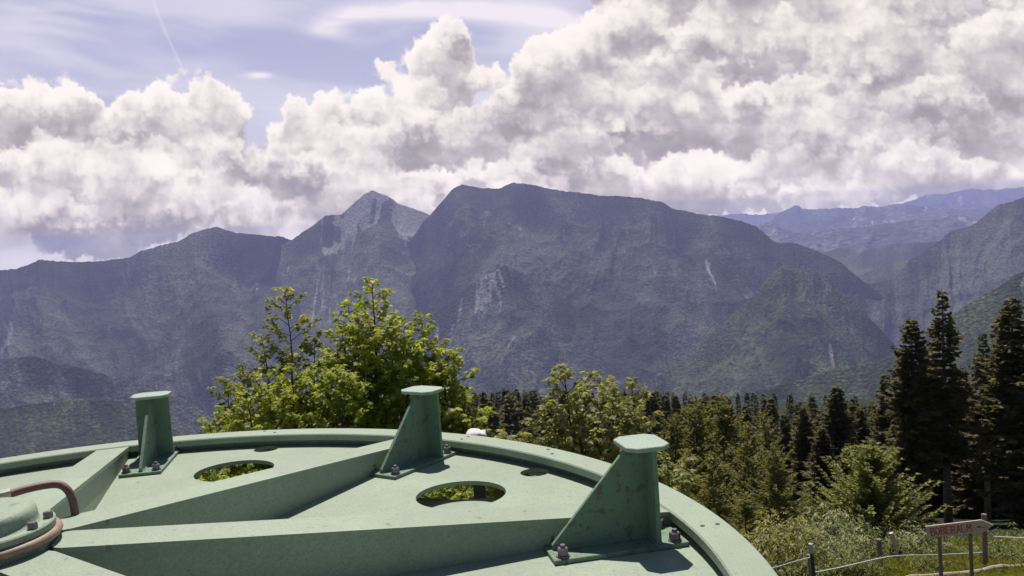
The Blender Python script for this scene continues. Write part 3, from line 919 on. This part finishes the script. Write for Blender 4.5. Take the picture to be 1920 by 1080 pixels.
def broadleaf(name, base, tips, label, cat, group, mats, kind='maple', size=.075, start=.25, dens=1.0, seed=0, reach=.9, trunk_r=.05):
    """a bushy tree of several leaders; every leader ends in one of the tips (world points)"""
    g = np.random.default_rng(seed)
    base = np.array(base, float)
    root = tag(empty(name, base), label, cat, group)
    C, N, D, S = [], [], [], []
    bm = bmesh.new()
    for ti, tip in enumerate(tips):
        tip = np.array(tip[:3]) - base
        H = np.linalg.norm(tip)
        n = 14
        w = np.linspace(0, 1, n)
        bend = np.array([tip[0] * .55, tip[1] * .55, 0])
        path = np.stack([tip[0] * w ** .8, tip[1] * w ** .8, tip[2] * w], 1) + g.normal(0, .035, (n, 3)) * np.sin(w * np.pi)[:, None]
        rad = trunk_r * (1 - w) ** .8 + .005
        add_tube(bm, [Vector(q) for q in path], list(rad), 6)
        nsh = int(H * (1 - start) * 10.5 * dens)
        ph = g.random() * 6
        for i in range(nsh):
            f = start + (1 - start) * (i + .5 * g.random()) / nsh
            p0 = np.array([np.interp(f, w, path[:, k]) for k in range(3)])
            ph += 2.4 + g.normal(0, .4)
            rem = (1 - f) * H
            ln = min(reach, .16 + .48 * rem ** .85) * g.uniform(.65, 1.2)
            up = g.uniform(.35, .9) if f > .5 else g.uniform(.15, .6)
            d0 = np.array([math.cos(ph), math.sin(ph), up]); d0 /= np.linalg.norm(d0)
            m = max(3, int(ln / .055))
            s = np.linspace(.42, 1, m)
            pts = p0 + d0 * (s * ln)[:, None] + np.array([0, 0, .18 * ln]) * (s ** 2)[:, None]
            add_tube(bm, [Vector(p0), Vector(p0 + d0 * ln * .5 + np.array([0, 0, .04 * ln])), Vector(pts[-1])], [.010, .007, .003], 4, cap=False)
            for q in range(m):
                cnt = 3 if q < m - 1 else 8           # a rosette at the shoot's tip
                for c in range(cnt):
                    an = g.random() * 6.283
                    o = np.array([math.cos(an), math.sin(an), 0]) * .6 + d0 * (.5 if q < m - 1 else .2)
                    o[2] = g.normal(.05, .2) - .12
                    o /= np.linalg.norm(o)
                    sz = size * g.uniform(.7, 1.4)
                    C.append(pts[q] + o * sz * g.uniform(.5, 1.3)); D.append(o + np.array([0, 0, -.45]))
                    nn = np.array([0, 0, 1.]) + o * .45 + g.normal(0, .28, 3); N.append(nn); S.append(sz)
        for c in range(7):
            an = g.random() * 6.283; o = np.array([math.cos(an), math.sin(an), .3])
            C.append(tip + o * .03); D.append(o + np.array([0, 0, -.2])); N.append(np.array([0, 0, 1.]) + o * .3); S.append(size * .75)
    link("trunk", bm_mesh("trunk", bm, True), M['bark_twig'], root)
    link("crown", leaves_mesh("crown", np.array(C), np.array(N), np.array(D), np.array(S), kind, g), mats, root)
    return root


def conifer_mesh(H, rmax, seed, crown0=.12, droop=.35, lift=0.0, whorl=.26, nb=6, twig=.26, tw=.055, dens=1.0, taper=.85, gaps=.15, ragged=False):
    """needle sprays of a conifer: quads along drooping branches; returns crown and trunk meshes"""
    g = np.random.default_rng(seed)
    Q = []
    bm = bmesh.new()
    add_tube(bm, [Vector((g.normal(0, .015), g.normal(0, .015), H * f)) for f in (0, .25, .5, .75, .97)], [H * .0125 + .02, H * .0105 + .015, H * .0075 + .01, H * .004 + .006, .006], 8)
    z = H * crown0
    while z < H * .985:
        f = z / H
        rr = rmax * min(1.0, (1 - f) ** taper * 1.12) * (1.0 if f > crown0 + .12 else .55 + 3.7 * (f - crown0))
        k = max(3, int(round(nb * (1 - .45 * f))))
        ph = g.random() * 6.28
        for b in range(k):
            if g.random() < gaps: continue
            an = ph + b * 6.283 / k + g.normal(0, .25)
            L = max(.07, rr * (g.uniform(.62, 1.18) if not ragged else g.uniform(.35, 1.35)))
            d = np.array([math.cos(an), math.sin(an), 0.]); sd_ = np.array([-d[1], d[0], 0.])
            n = max(2, int(L / (.075) * dens))
            s = (np.arange(n) + g.random(n)) / n
            ups = (lift + .25 * f) * L
            zc = z + ups * s - droop * L * s ** 1.6 * (1 - .75 * f) + .22 * L * s ** 3
            if L > .35:
                e = [0, .5, 1.0]
                add_tube(bm, [Vector((d[0] * L * q, d[1] * L * q, z + ups * q - droop * L * q ** 1.6 * (1 - .75 * f) + .22 * L * q ** 3)) for q in e], [.016, .010, .004], 4, cap=False)
            for i in range(n):
                p = d * L * s[i] + np.array([0, 0, zc[i]])
                tl = twig * (1.15 - .75 * s[i]) * g.uniform(.6, 1.25) * min(1, .45 + L)
                for sg in (-1, 1, 0):
                    t = d * g.uniform(.35, .8) + sd_ * (sg or g.normal(0, .5)) * g.uniform(.5, 1.0) + np.array([0, 0, g.normal(-.28 * droop * 2 + lift * .6, .22)])
                    t /= np.linalg.norm(t)
                    nn = np.cross(t, d * (sg or 1) + np.array([0, 0, g.normal(0, .6)])); nn /= np.linalg.norm(nn) + 1e-9
                    wv = np.cross(t, nn) * tw * g.uniform(.6, 1.2)
                    Q.append([p - wv * .4, p + t * tl * .45 - wv, p + t * tl, p + t * tl * .5 + wv])
            t = d * 1.0 + np.array([0, 0, .2]); p = d * L + np.array([0, 0, zc[-1] if n else z])
            wv = sd_ * tw * .7
            Q.append([p - d * .08 - wv, p + wv * -.6 + t * .06, p + t * twig * .5, p + wv])
        z += whorl * g.uniform(.65, 1.3) * (1 - .45 * f)
    for i in range(10):                              # leading shoot
        zz = H * (.95 + .05 * i / 10); an = i * 2.4
        d = np.array([math.cos(an), math.sin(an), .9]) * twig * .32 * (1 - i / 14)
        p = np.array([0, 0, zz]); wv = np.array([-d[1], d[0], 0]) * .3
        Q.append([p, p + d * .5 - wv, p + d, p + d * .5 + wv])
    Q = np.array(Q)
    c = np_mesh("crown", Q.reshape(-1, 3), np.arange(len(Q) * 4).reshape(-1, 4), False)
    return c, bm_mesh("trunk", bm, True)


def place_tree(name, px, py_top, Y, label, cat, group, mesh, H0, mat, wid=1.0, rz=0.0, bark='bark'):
    """a conifer whose tip stands at the picture point at depth Y, its foot on the ground there"""
    tip = at(px, py_top, Y)
    zb = gz(tip[0], tip[1]) - .15
    s = (tip[2] - zb) / H0
    root = tag(empty(name, (tip[0], tip[1], zb)), label, cat, group)
    root.scale = (s * wid, s * wid, s); root.rotation_euler = (0, 0, rz)
    link("crown", mesh[0], M[mat], root)
    link("trunk", mesh[1], M[bark], root)
    return root


# ------------------------------------------------------------------ broadleaf trees behind the wheel
def tips(*a): return [at(px, py, Y) for px, py, Y in a]
def foot(px, Y):
    p = at(px, 700, Y); return (p[0], p[1], gz(p[0], p[1]) - .1)


broadleaf("maple_tree", foot(545, 20.5), tips((535, 538, 20.5), (490, 628, 20.3), (590, 632, 20.8), (455, 690, 20.0)),
          "slender dark-leaved maple, its single tall tip standing left of the big bushy one", "tree", "young maples behind the cable wheel",
          M['maple_dark'], size=.068, start=.30, dens=1.0, seed=1, reach=.75, trunk_r=.05)
broadleaf("maple_tree", foot(700, 20), tips((697, 522, 20), (652, 566, 20.3), (640, 610, 19.8), (735, 590, 20.4), (758, 610, 19.6), (620, 660, 20.2), (700, 610, 19.2), (770, 650, 19.5), (670, 650, 19.0)),
          "tallest bushy yellow-green maple rising behind the middle of the rim", "tree", "young maples behind the cable wheel",
          M['maple'], size=.076, start=.22, seed=2, reach=1.0, trunk_r=.07)
broadleaf("maple_tree", foot(810, 20.5), tips((790, 590, 20.8), (812, 640, 20.5), (850, 662, 20.2), (835, 700, 19.8), (872, 740, 19.6), (790, 690, 19.4), (895, 785, 19.3)),
          "round yellow-green maple behind the middle bracket, right neighbour of the tallest maple", "tree", "young maples behind the cable wheel",
          M['maple'], size=.076, start=.2, seed=3, reach=.95, trunk_r=.06)
broadleaf("maple_tree", foot(520, 18.5), tips((548, 690, 18.6), (500, 702, 18.4), (590, 690, 18.8), (460, 735, 18.2), (430, 770, 18.0), (625, 690, 18.2), (400, 785, 18.3), (530, 730, 17.8), (660, 700, 18.0)),
          "low bright yellow maple scrub along the far rim, in front of the slender maple", "tree", "young maples behind the cable wheel",
          M['maple'], size=.076, start=.15, seed=4, reach=.9, trunk_r=.05)
broadleaf("maple_tree", foot(1110, 15.5), tips((1055, 684, 15.6), (1125, 706, 15.5), (1187, 713, 15.8), (1015, 760, 15.3), (1080, 745, 15.2), (1150, 750, 15.2), (1040, 800, 15.0), (1200, 790, 15.2), (1120, 790, 14.8), (1170, 830, 14.6)),
          "pale green young maple with three thin tips between the middle and right brackets", "tree", "young maples behind the cable wheel",
          M['maple_pale'], size=.072, start=.2, dens=.85, seed=5, reach=.6, trunk_r=.045)
broadleaf("maple_tree", foot(1262, 13.5), tips((1250, 858, 13.5), (1268, 880, 13.4), (1235, 890, 13.4)),
          "small light green maple sapling beside the right bracket", "tree", "young maples behind the cable wheel",
          M['maple_pale'], size=.07, start=.25, dens=.9, seed=6, reach=.4, trunk_r=.02)
broadleaf("maple_tree", foot(930, 16.5), tips((940, 812, 16.5), (955, 822, 16.4), (925, 835, 16.4)),
          "little leafy maple sprig peeping over the rim between the two bushy maples", "tree", "young maples behind the cable wheel",
          M['maple_pale'], size=.075, start=.3, dens=.8, seed=7, reach=.35, trunk_r=.02)
broadleaf("maple_tree", foot(420, 21.5), tips((415, 765, 21.5), (395, 790, 21.5), (440, 700, 21.8), (425, 712, 21.6)),
          "sparse little maple at the left edge of the bushy maples", "tree", "young maples behind the cable wheel",
          M['maple_dark'], size=.075, start=.35, dens=.6, seed=8, reach=.45, trunk_r=.025)
# undergrowth below the maples (seen through the holes of the wheel)
for i, (px, Y, py, lab) in enumerate(((430, 17, 850, "yellow-green shrub under the maples, seen through the left round hole"), (860, 16.5, 868, "yellow-green shrub under the maples, seen through the middle round hole"))):
    broadleaf("shrub", foot(px, Y), tips((px, py, Y), (px - 50, py + 20, Y - .3), (px + 50, py + 15, Y + .2), (px - 20, py + 50, Y - .6), (px + 25, py + 55, Y - .5), (px - 85, py + 45, Y), (px + 85, py + 40, Y)),
              lab, "shrub", "shrubs below the maples", M['maple'], size=.075, start=.1, seed=20 + i, reach=.6, trunk_r=.02)

# ------------------------------------------------------------------ conifers on the right
SP = [conifer_mesh(9, 1.55, 40 + i, .05, .45, 0, .20, 8, .38, .075, 1.0, .72, .12) for i in range(3)]
SPT = conifer_mesh(9, 1.35, 47, .30, .42, 0.0, .24, 7, .36, .075, 1.0, .78, .2)
SPT2 = conifer_mesh(9, 1.5, 48, .25, .42, 0.0, .22, 8, .38, .075, 1.0, .68, .14)
G = "dark spruces at the wood's edge"
for i, (px, py, Y, mi, wid, lab) in enumerate([
    (1766, 538, 30, 3, 1.0, "tallest dark spruce with a bare grey trunk, standing behind the wooden arrow sign"),
    (1708, 592, 30, 4, 1.05, "dark spruce with a twin-pointed top, just left of the tallest spruce"),
    (1842, 618, 33, 3, .9, "thin dark spruce between the tallest spruce and the broad one near the frame edge"),
    (1896, 551, 29, 4, 1.15, "broad dark spruce near the right frame edge, second tallest of the row"),
    (1950, 585, 28, 0, 1.2, "dark spruce cut by the right frame edge"),
    (1568, 722, 42, 1, 1.35, "squat dark spruce standing alone above the wood, left of the tall spruces"),
    (1506, 760, 46, 0, 1.1, "dark spruce in shade left of the squat spruce"),
    (1612, 765, 44, 2, 1.1, "dark spruce in shade between the squat spruce and the tall row"),
    (1660, 700, 36, 1, 1.0, "dark spruce with its tip left of the twin-pointed spruce"),
    (1738, 650, 38, 0, 1.0, "dark spruce filling the gap behind the two tallest spruces"),
    (1805, 690, 38, 2, 1.05, "shaded spruce behind the thin spruce, right of the tallest"),
    (1868, 650, 37, 1, 1.0, "shaded spruce behind the broad spruce of the row"),
    (1540, 800, 38, 2, 1.2, "low dark spruce behind the bright plumed conifer"),
    (1470, 775, 50, 1, 1.1, "dark spruce behind the olive conifers, at their right end"),
    (1925, 700, 35, 2, 1.2, "low dark spruce behind the frame-edge spruce"),
    (1680, 780, 33, 2, 1.1, "low shaded spruce at the foot of the twin-pointed spruce"),
    (1590, 830, 34, 0, 1.2, "low shaded spruce right behind the bright plumed conifer"),
    (1830, 760, 35, 1, 1.2, "low shaded spruce under the thin spruce, deep in the wood"),
]):
    place_tree("spruce_tree", px, py, Y, lab, "tree", G, (SP + [SPT, SPT2])[mi], 9, 'spruce', wid * 1.2, i * 1.3)

OL = [conifer_mesh(6, 1.65, 60 + i, .03, .16, .42, .19, 6, .27, .046, 1.1, .60, .28, True) for i in range(3)]
FR = conifer_mesh(4, 1.75, 70, .02, .12, .60, .12, 9, .27, .045, 1.15, .72, .15, True)
G = "olive young conifers behind the right bracket"
for i, (px, py, Y, mi, wid, lab, mat) in enumerate([
    (1302, 745, 27, 0, .95, "olive young conifer rising directly behind the right bracket's top plate", 'olive'),
    (1352, 742, 28, 1, .95, "tallest olive young conifer, in the middle of the olive clump", 'olive'),
    (1400, 790, 25, 2, .95, "olive conifer with a pale top in the front of the clump", 'olive'),
    (1262, 775, 26, 1, .8, "olive conifer at the left end of the clump, above the sapling", 'olive'),
    (1450, 835, 22, 0, 1.0, "feathery olive conifer above the curve of the rim", 'olive'),
    (1335, 850, 20, 2, 1.1, "low olive conifer between the right bracket and the clump", 'olive'),
    (1430, 770, 31, 2, .9, "olive conifer behind the feathery one, at the right end of the clump", 'olive'),
    (1395, 925, 18, 1, 1.2, "bushy olive conifer close behind the rim, lowest of the clump", 'olive'),
    (1290, 840, 22, 0, 1.0, "olive conifer right beside the right bracket, half hidden by the sapling", 'olive'),
]):
    place_tree("young_conifer", px, py, Y, lab, "tree", G, OL[mi], 6, mat, wid, i * 2.1)
place_tree("young_conifer", 1632, 838, 22.5, "bright green plumed young conifer standing before the dark spruces", "tree", None, FR, 4, 'fresh', 1.18, .4)

# shrubs behind the fence
for i, (px, Y, py, mat, kind, size, lab) in enumerate((
    (1545, 20.5, 950, 'willow', 'lance', .095, "grey-green willow shrub left of the bright plumed conifer"),
    (1500, 18.5, 985, 'willow', 'lance', .09, "lower grey-green willow shrub behind the black fence post"),
    (1440, 16.0, 990, 'ochre', 'lance', .08, "ochre-tinged shrub at the edge of the rim"),
    (1590, 19.0, 1000, 'willow', 'lance', .085, "pale willow shrub between the black post and the grey posts"),
    (1470, 17.0, 960, 'ochre', 'lance', .085, "olive-ochre shrub under the feathery conifer"),
    (1905, 19.5, 990, 'weed', 'lance', .06, "green weed bush behind the tape at the right frame edge"),
    (1725, 19.5, 1020, 'weed', 'lance', .055, "small weed bush left of the arrow sign"),
    (1870, 18.0, 1012, 'weed', 'lance', .05, "leafy weed clump right of the arrow sign"))):
    k = 18 * 1.0
    broadleaf("shrub", foot(px, Y), tips((px, py, Y), (px - 34, py + 14, Y - .2), (px + 32, py + 12, Y + .2), (px - 14, py + 30, Y - .4), (px + 16, py + 26, Y - .4), (px - 52, py + 34, Y), (px + 50, py + 34, Y)),
              lab, "shrub", "shrubs along the fence", M[mat], kind=kind, size=size, start=.08, dens=1.0, seed=30 + i, reach=.5, trunk_r=.012)

for i, (px, Y, py, mat, kind, size, lab) in enumerate((
    (1660, 19.5, 990, 'weed', 'lance', .06, "leafy green bush behind the two grey wooden posts"),
    (1710, 20.5, 985, 'willow', 'lance', .085, "grey-green bush at the foot of the twin-pointed spruce, left of the sign"),
    (1770, 21.0, 1000, 'weed', 'lance', .06, "low green bush at the wood's edge directly behind the arrow sign"),
    (1815, 19.5, 1018, 'weed', 'lance', .05, "weed clump showing under the arrow sign's right half"),
    (1575, 17.2, 1030, 'weed', 'lance', .055, "low green bush right of the black post"),
    (1620, 17.0, 1035, 'weed', 'lance', .05, "short weed clump in front of the upright grey post"),
    (1490, 15.0, 1040, 'weed', 'lance', .05, "leafy weed clump just left of the black post"),
    (1930, 17.5, 1025, 'weed', 'lance', .05, "weed clump cut by the right frame edge under the tape"),
    (1745, 17.2, 1040, 'weed', 'lance', .045, "small weeds round the left leg of the arrow sign"),
    (1600, 21.5, 965, 'willow', 'lance', .09, "tall pale willow bush at the left foot of the bright plumed conifer"),
    (1520, 22.0, 930, 'olive', 'lance', .06, "tall olive bush between the feathery conifer and the willows"),
    (1690, 22.0, 960, 'weed', 'lance', .06, "shaded bush right of the bright plumed conifer"))):
    broadleaf("shrub", foot(px, Y), tips((px, py, Y), (px - 34, py + 14, Y - .2), (px + 32, py + 12, Y + .2), (px - 14, py + 26, Y - .4), (px + 16, py + 22, Y - .4), (px - 56, py + 30, Y), (px + 54, py + 30, Y)),
              lab, "shrub", "shrubs along the fence", M[mat], kind=kind, size=size, start=.05, dens=1.15, seed=60 + i, reach=.45, trunk_r=.010)

# ------------------------------------------------------------------ spruce wood down the slope
FS = [conifer_mesh(16, 2.3, 80 + i, .05, .35, .05, .85, 6, 1.1, .30, .20, .85, .1) for i in range(4)]
gf = np.random.default_rng(5)
cand = []
for i in range(1500):
    px = gf.uniform(860, 1760); Y = 95 + 330 * gf.random() ** 1.6
    cand.append((px, Y))
for i in range(70):
    px = gf.uniform(250, 520); Y = gf.uniform(90, 330)
    cand.append((px, Y))
cand.sort(key=lambda q: q[1])
cand = [c for i, c in enumerate(cand) if c[0] < 600] + [c for c in cand if c[0] >= 600]
placed = []
for px, Y in cand:
    d = at(px, 760, Y)
    if any((d[0] - a) ** 2 + (d[1] - b) ** 2 < 4.2 ** 2 for a, b in placed): continue
    top_line = 752 + .02 * (px - 900) if px > 800 else np.interp(px, [250, 330, 450, 520], [850, 805, 735, 720])
    h = gf.uniform(10, 17)
    zb = gz(d[0], d[1])
    # leave out what would overtop the wood's level line
    hor = 453 - .061 * (px - 960)
    ytop = hor - (zb + h) / Y * FPX
    if ytop < top_line - 14 or ytop > top_line + 150: continue
    placed.append((d[0], d[1]))
    root = link("spruce_tree", FS[len(placed) % 4][0], M['spruce_far'], None, (d[0], d[1], zb - .2))
    s = h / 16
    root.scale = (s * gf.uniform(.95, 1.5), s * gf.uniform(.95, 1.5), s); root.rotation_euler = (0, 0, gf.random() * 6.28)
    if px > 700:
        tag(root, "dark spruce in the dense wood on the slope below the meadow", "tree", "spruce wood on the slope below")
    else:
        tag(root, "small dark spruce on the falling slope left of the maples", "tree", "spruces on the slope left of the maples")
    if len(placed) >= 290: break
print("forest", len(placed))

# ------------------------------------------------------------------ arrow sign, fence, log
def on_ground(px, py, Y0=8, Y1=40):
    """where the sight line of a picture point meets the ground"""
    for Y in np.linspace(Y0, Y1, 640):
        p = at(px, py, Y)
        if p[2] <= gz(p[0], p[1]): return p
    return at(px, py, Y1)


YS = 15.2
c0, c1 = Vector(at(1737, 998, YS)), Vector(at(1863, 984, YS - .25))
sign = tag(empty("arrow_sign", at(1790, 1060, YS)), "weathered wooden arrow sign with hand-painted red lettering pointing right", "sign")
ux = (c1 - c0).normalized(); L = (c1 - c0).length
uy = Vector((ux.y, -ux.x, 0)).normalized() * -1          # away from the viewer
uz = ux.cross(uy).normalized()
if uz.z < 0: uz = -uz
B = Matrix(((ux.x, uy.x, uz.x, 0), (ux.y, uy.y, uz.y, 0), (ux.z, uy.z, uz.z, 0), (0, 0, 0, 1)))
B.translation = c0 - sign.location
hh = .114
bm = bmesh.new()
out = [(0.01, -hh), (L * .845, -hh * .98), (L, -.004), (L * .84, hh * .98), (0, hh * .95)]
A = [bm.verts.new(B @ Vector((x, 0, z))) for x, z in out]; Bv = [bm.verts.new(B @ Vector((x, .028, z))) for x, z in out]
bm.faces.new(A); bm.faces.new(Bv[::-1])
for i in range(5): bm.faces.new((A[(i + 1) % 5], A[i], Bv[i], Bv[(i + 1) % 5]))
board = part("board", bm, M['wood_sign'], sign)
GL = {'B': [[(0, 0), (0, 1), (.5, .95), (.6, .75), (.45, .55), (0, .52)], [(.45, .55), (.68, .3), (.55, .04), (0, 0)]],
      'O': [[(.3, 0), (.04, .25), (.03, .75), (.3, 1), (.58, .78), (.6, .25), (.3, 0)]],
      'E': [[(.55, 1), (0, .98), (0, 0), (.58, .03)], [(0, .52), (.45, .54)]],
      'R': [[(0, 0), (0, 1), (.5, .95), (.6, .72), (.45, .52), (0, .5)], [(.22, .5), (.64, 0)]],
      'A': [[(0, 0), (.32, 1), (.64, 0)], [(.12, .36), (.52, .36)]],
      'L': [[(0, 1), (0, 0), (.52, .02)]],
      'M': [[(0, 0), (.08, 1), (.38, .4), (.68, 1), (.78, 0)]]}
bm = bmesh.new()


def stroke(pts, w, yy):
    for (xa, za), (xb, zb) in zip(pts, pts[1:]):
        d = Vector((xb - xa, 0, zb - za)); n = Vector((-d.z, 0, d.x)).normalized() * w / 2; e = d.normalized() * w * .3
        a, b = Vector((xa, yy, za)) - e, Vector((xb, yy, zb)) + e
        q = [a - n, b - n, b + n, a + n]
        f = [bm.verts.new(B @ v) for v in q]; r = [bm.verts.new(B @ (v + Vector((0, -.002, 0)))) for v in q]
        bm.faces.new(r)
        for i in range(4): bm.faces.new((f[i], f[(i + 1) % 4], r[(i + 1) % 4], r[i]))


x = .075; gl = random.Random(4)
for ch in "BOBERALM":
    for st in GL[ch]:
        stroke([(x + px * .10, -.068 + pz * .128 + gl.uniform(-.006, .006)) for px, pz in st], .017, -.0005 - gl.random() * .0005)
    x += (.1 if ch == 'M' else .087) + gl.uniform(-.003, .003)
part("lettering", bm, M['red_letter'], board)
bm = bmesh.new()                                   # small faded marks before the tip: illegible in the photo
for x0 in (.855, .878, .90): stroke([(x0, -.022), (x0 + .012, .006 * gl.random()), (x0 + .018, -.02)], .014, -.0006)
stroke([(.94, -.03), (1.01, -.022)], .012, -.0006)
part("faded_marks", bm, M['mauve_letter'], board)
for px in (1764, 1822):
    t = Vector(at(px, 1030, YS)) - sign.location
    frac = (px - 1737) / 126
    top = c0 + (c1 - c0) * frac - sign.location + Vector((0, .06, -.02))
    zb = gz(t.x + sign.location.x, t.y + sign.location.y) - .2 - sign.location.z
    bm = bmesh.new(); add_tube(bm, [(top.x + .02, top.y, zb), (top.x + .01, top.y, (zb + top.z) / 2), (top.x, top.y, top.z)], [.036, .034, .033], 8)
    part("leg", bm, M['wood_grey'], sign)


def post(name, px_top, py_top, px_bot, Y, r, mat, label, group=None, top=None):
    a = Vector(at(px_top, py_top, Y)); b = Vector(at(px_bot, py_top + 60, Y)); b.y = a.y
    zg = gz(b.x, b.y) - .2
    root = tag(empty(name, (b.x, b.y, zg)), label, "post", group)
    bm = bmesh.new()
    add_tube(bm, [(0, 0, 0), ((a.x - b.x) * .5 + .01, 0, (a.z - zg) * .5), (a.x - b.x, 0, a.z - zg)], [r * 1.05, r, r * .95], 9)
    part("pole", bm, M[mat], root)
    if top:
        bm = bmesh.new(); add_cyl(bm, (a.x - b.x, 0, a.z - zg), r * 1.15, -top, .012, 10); part("tip", bm, M['white_post'], root)
    return a


GP = "posts of the pasture fence"
post("fence_post", 1520, 1021, 1529, 12.5, .028, 'black_plastic', "thin black electric-fence post with a pale tip near the wheel rim", GP, .13)
post("fence_post", 1648, 1011, 1650, 17.5, .055, 'wood_grey', "upright grey wooden post left of the crooked one", GP)
post("fence_post", 1845, 964, 1845, 17.0, .055, 'wood_grey', "mossy wooden post rising behind the tip of the arrow sign", GP)
post("fence_post", 1518, 1040, 1522, 12.9, .04, 'wood_grey', "short pale wooden stake beside the black electric-fence post", GP)
# crooked branch post
a = Vector(on_ground(1689, 1062)); tp = Vector(at(1671, 999, a.y))
cp = tag(empty("fence_post", (a.x, a.y, gz(a.x, a.y) - .15)), "crooked weathered branch post leaning left beside the upright grey post", "post", GP)
mid = Vector(at(1682, 1034, a.y))
bm = bmesh.new(); add_tube(bm, [(0, 0, 0), mid - cp.location, Vector(at(1677, 1016, a.y)) - cp.location, tp - cp.location], [.042, .045, .05, .045], 9); part("pole", bm, M['wood_sign'], cp)
bm = bmesh.new(); add_tube(bm, [Vector(at(1683, 1040, a.y)) - cp.location, Vector(at(1690, 1033, a.y - .05)) - cp.location, Vector(at(1688, 1026, a.y)) - cp.location], [.03, .04, .02], 7); part("knot", bm, M['black_plastic'], cp)


def tape(pts, label, r=.011):
    P = at([p[0] for p in pts], [p[1] for p in pts], [p[2] for p in pts])
    o = Vector(P[0]); bm = bmesh.new()
    add_tube(bm, [Vector(p) - o for p in catmull(P, 5)], r, 6)
    ob = link("fence_tape", bm_mesh("fence_tape", bm, True), M['white_tape'], None, tuple(o))
    tag(ob, label, "fence tape", "tapes of the pasture fence")


tape([(1400, 1072, 13.4), (1452, 1064, 13.2), (1490, 1053, 12.9), (1524, 1044, 12.5)], "white fence tape running left from the black post to the rim", .009)
tape([(1530, 1073, 12.5), (1580, 1063, 13.6), (1640, 1049, 15.2), (1684, 1042, 16.2), (1760, 1040, 17.0), (1845, 1036, 17.0)], "white fence tape running right from the black post past the crooked post", .010)
tape([(1845, 1005, 17.0), (1885, 1007, 16.6), (1930, 1009, 16.2), (2010, 1012, 15.6)], "white fence tape leading right from the post behind the arrow sign", .011)
a, b = Vector(on_ground(1690, 1093)), Vector(on_ground(1960, 1062))
a.z += .04; b.z += .05
log = link("log", None if False else bpy.data.meshes.new("log"), None, None, tuple(a))
bm = bmesh.new(); n = 14
pts = [(b - a) * (i / (n - 1)) + Vector((0, .03 * math.sin(i * 1.7), .02 * math.sin(i * .9))) for i in range(n)]
add_tube(bm, pts, [.065 + .007 * math.sin(i * 2.3) for i in range(n)], 14)
old = log.data; log.data = bm_mesh("log", bm); log.data.materials.append(M['log']); bpy.data.meshes.remove(old)
tag(log, "long peeled log lying in the grass before the arrow sign", "log")

# ------------------------------------------------------------------ meadow grass
gg = np.random.default_rng(21)
n = 120000
Yg = 10.5 + 13 * gg.random(n) ** 1.1
pxg = gg.uniform(1330, 2120, n)
pg = at(pxg, np.full(n, 900.), Yg)
x, y = pg[:, 0], pg[:, 1]
dn = fbm(x / 1.1 + 5, y / 1.1, 3, 6)
keep = gg.random(n) < smooth01(dn, .25, .6) * .85 + .15
x, y = x[keep], y[keep]; n = len(x)
z = ground_z(x, y)
hgt = .42 * (.08 + .24 * gg.random(n) ** 1.6) * (.6 + .9 * fbm(x / 2.2, y / 2.2, 2, 3)) * (1 + .7 * smooth01(y, 15, 20))
an = gg.random(n) * 6.283
lean = gg.uniform(.1, .75, n)
dx, dy = np.cos(an), np.sin(an)
w = .0035 + .0045 * gg.random(n)
b0 = np.stack([x - dy * w, y + dx * w, z - .01], 1); b1 = np.stack([x + dy * w, y - dx * w, z - .01], 1)
m1 = np.stack([x + dx * lean * hgt * .35 + dy * w * .8, y + dy * lean * hgt * .35 - dx * w * .8, z + hgt * .62], 1)
m0 = np.stack([x + dx * lean * hgt * .35 - dy * w * .8, y + dy * lean * hgt * .35 + dx * w * .8, z + hgt * .62], 1)
tp = np.stack([x + dx * lean * hgt, y + dy * lean * hgt, z + hgt * (1 - .3 * lean)], 1)
V = np.stack([b0, b1, m1, tp, m0], 1)
tag(link("grass", np_mesh("grass", V.reshape(-1, 3), np.arange(n * 5).reshape(-1, 5), False), M['grass']), "tall yellow-green meadow grass along the fence", "grass", None, "stuff")


# ------------------------------------------------------------------ haze
bm = bmesh.new()
add_box(bm, (0, 0, 0), (46000, 46000, 1))
me = bm_mesh("haze", bm)
for v in me.vertices: v.co.z = -724.0 if v.co.z < 0 else HAZE_TOP
hm = NT("haze_air")
pv = hm.n("ShaderNodeVolumePrincipled", ins={'Color': (.50, .525, 1.0, 1), 'Density': HAZE, 'Anisotropy': .2})
hm.t.links.new(pv.outputs[0], hm.out.inputs['Volume'])
tag(link("haze", me, hm.m), kind="stuff")
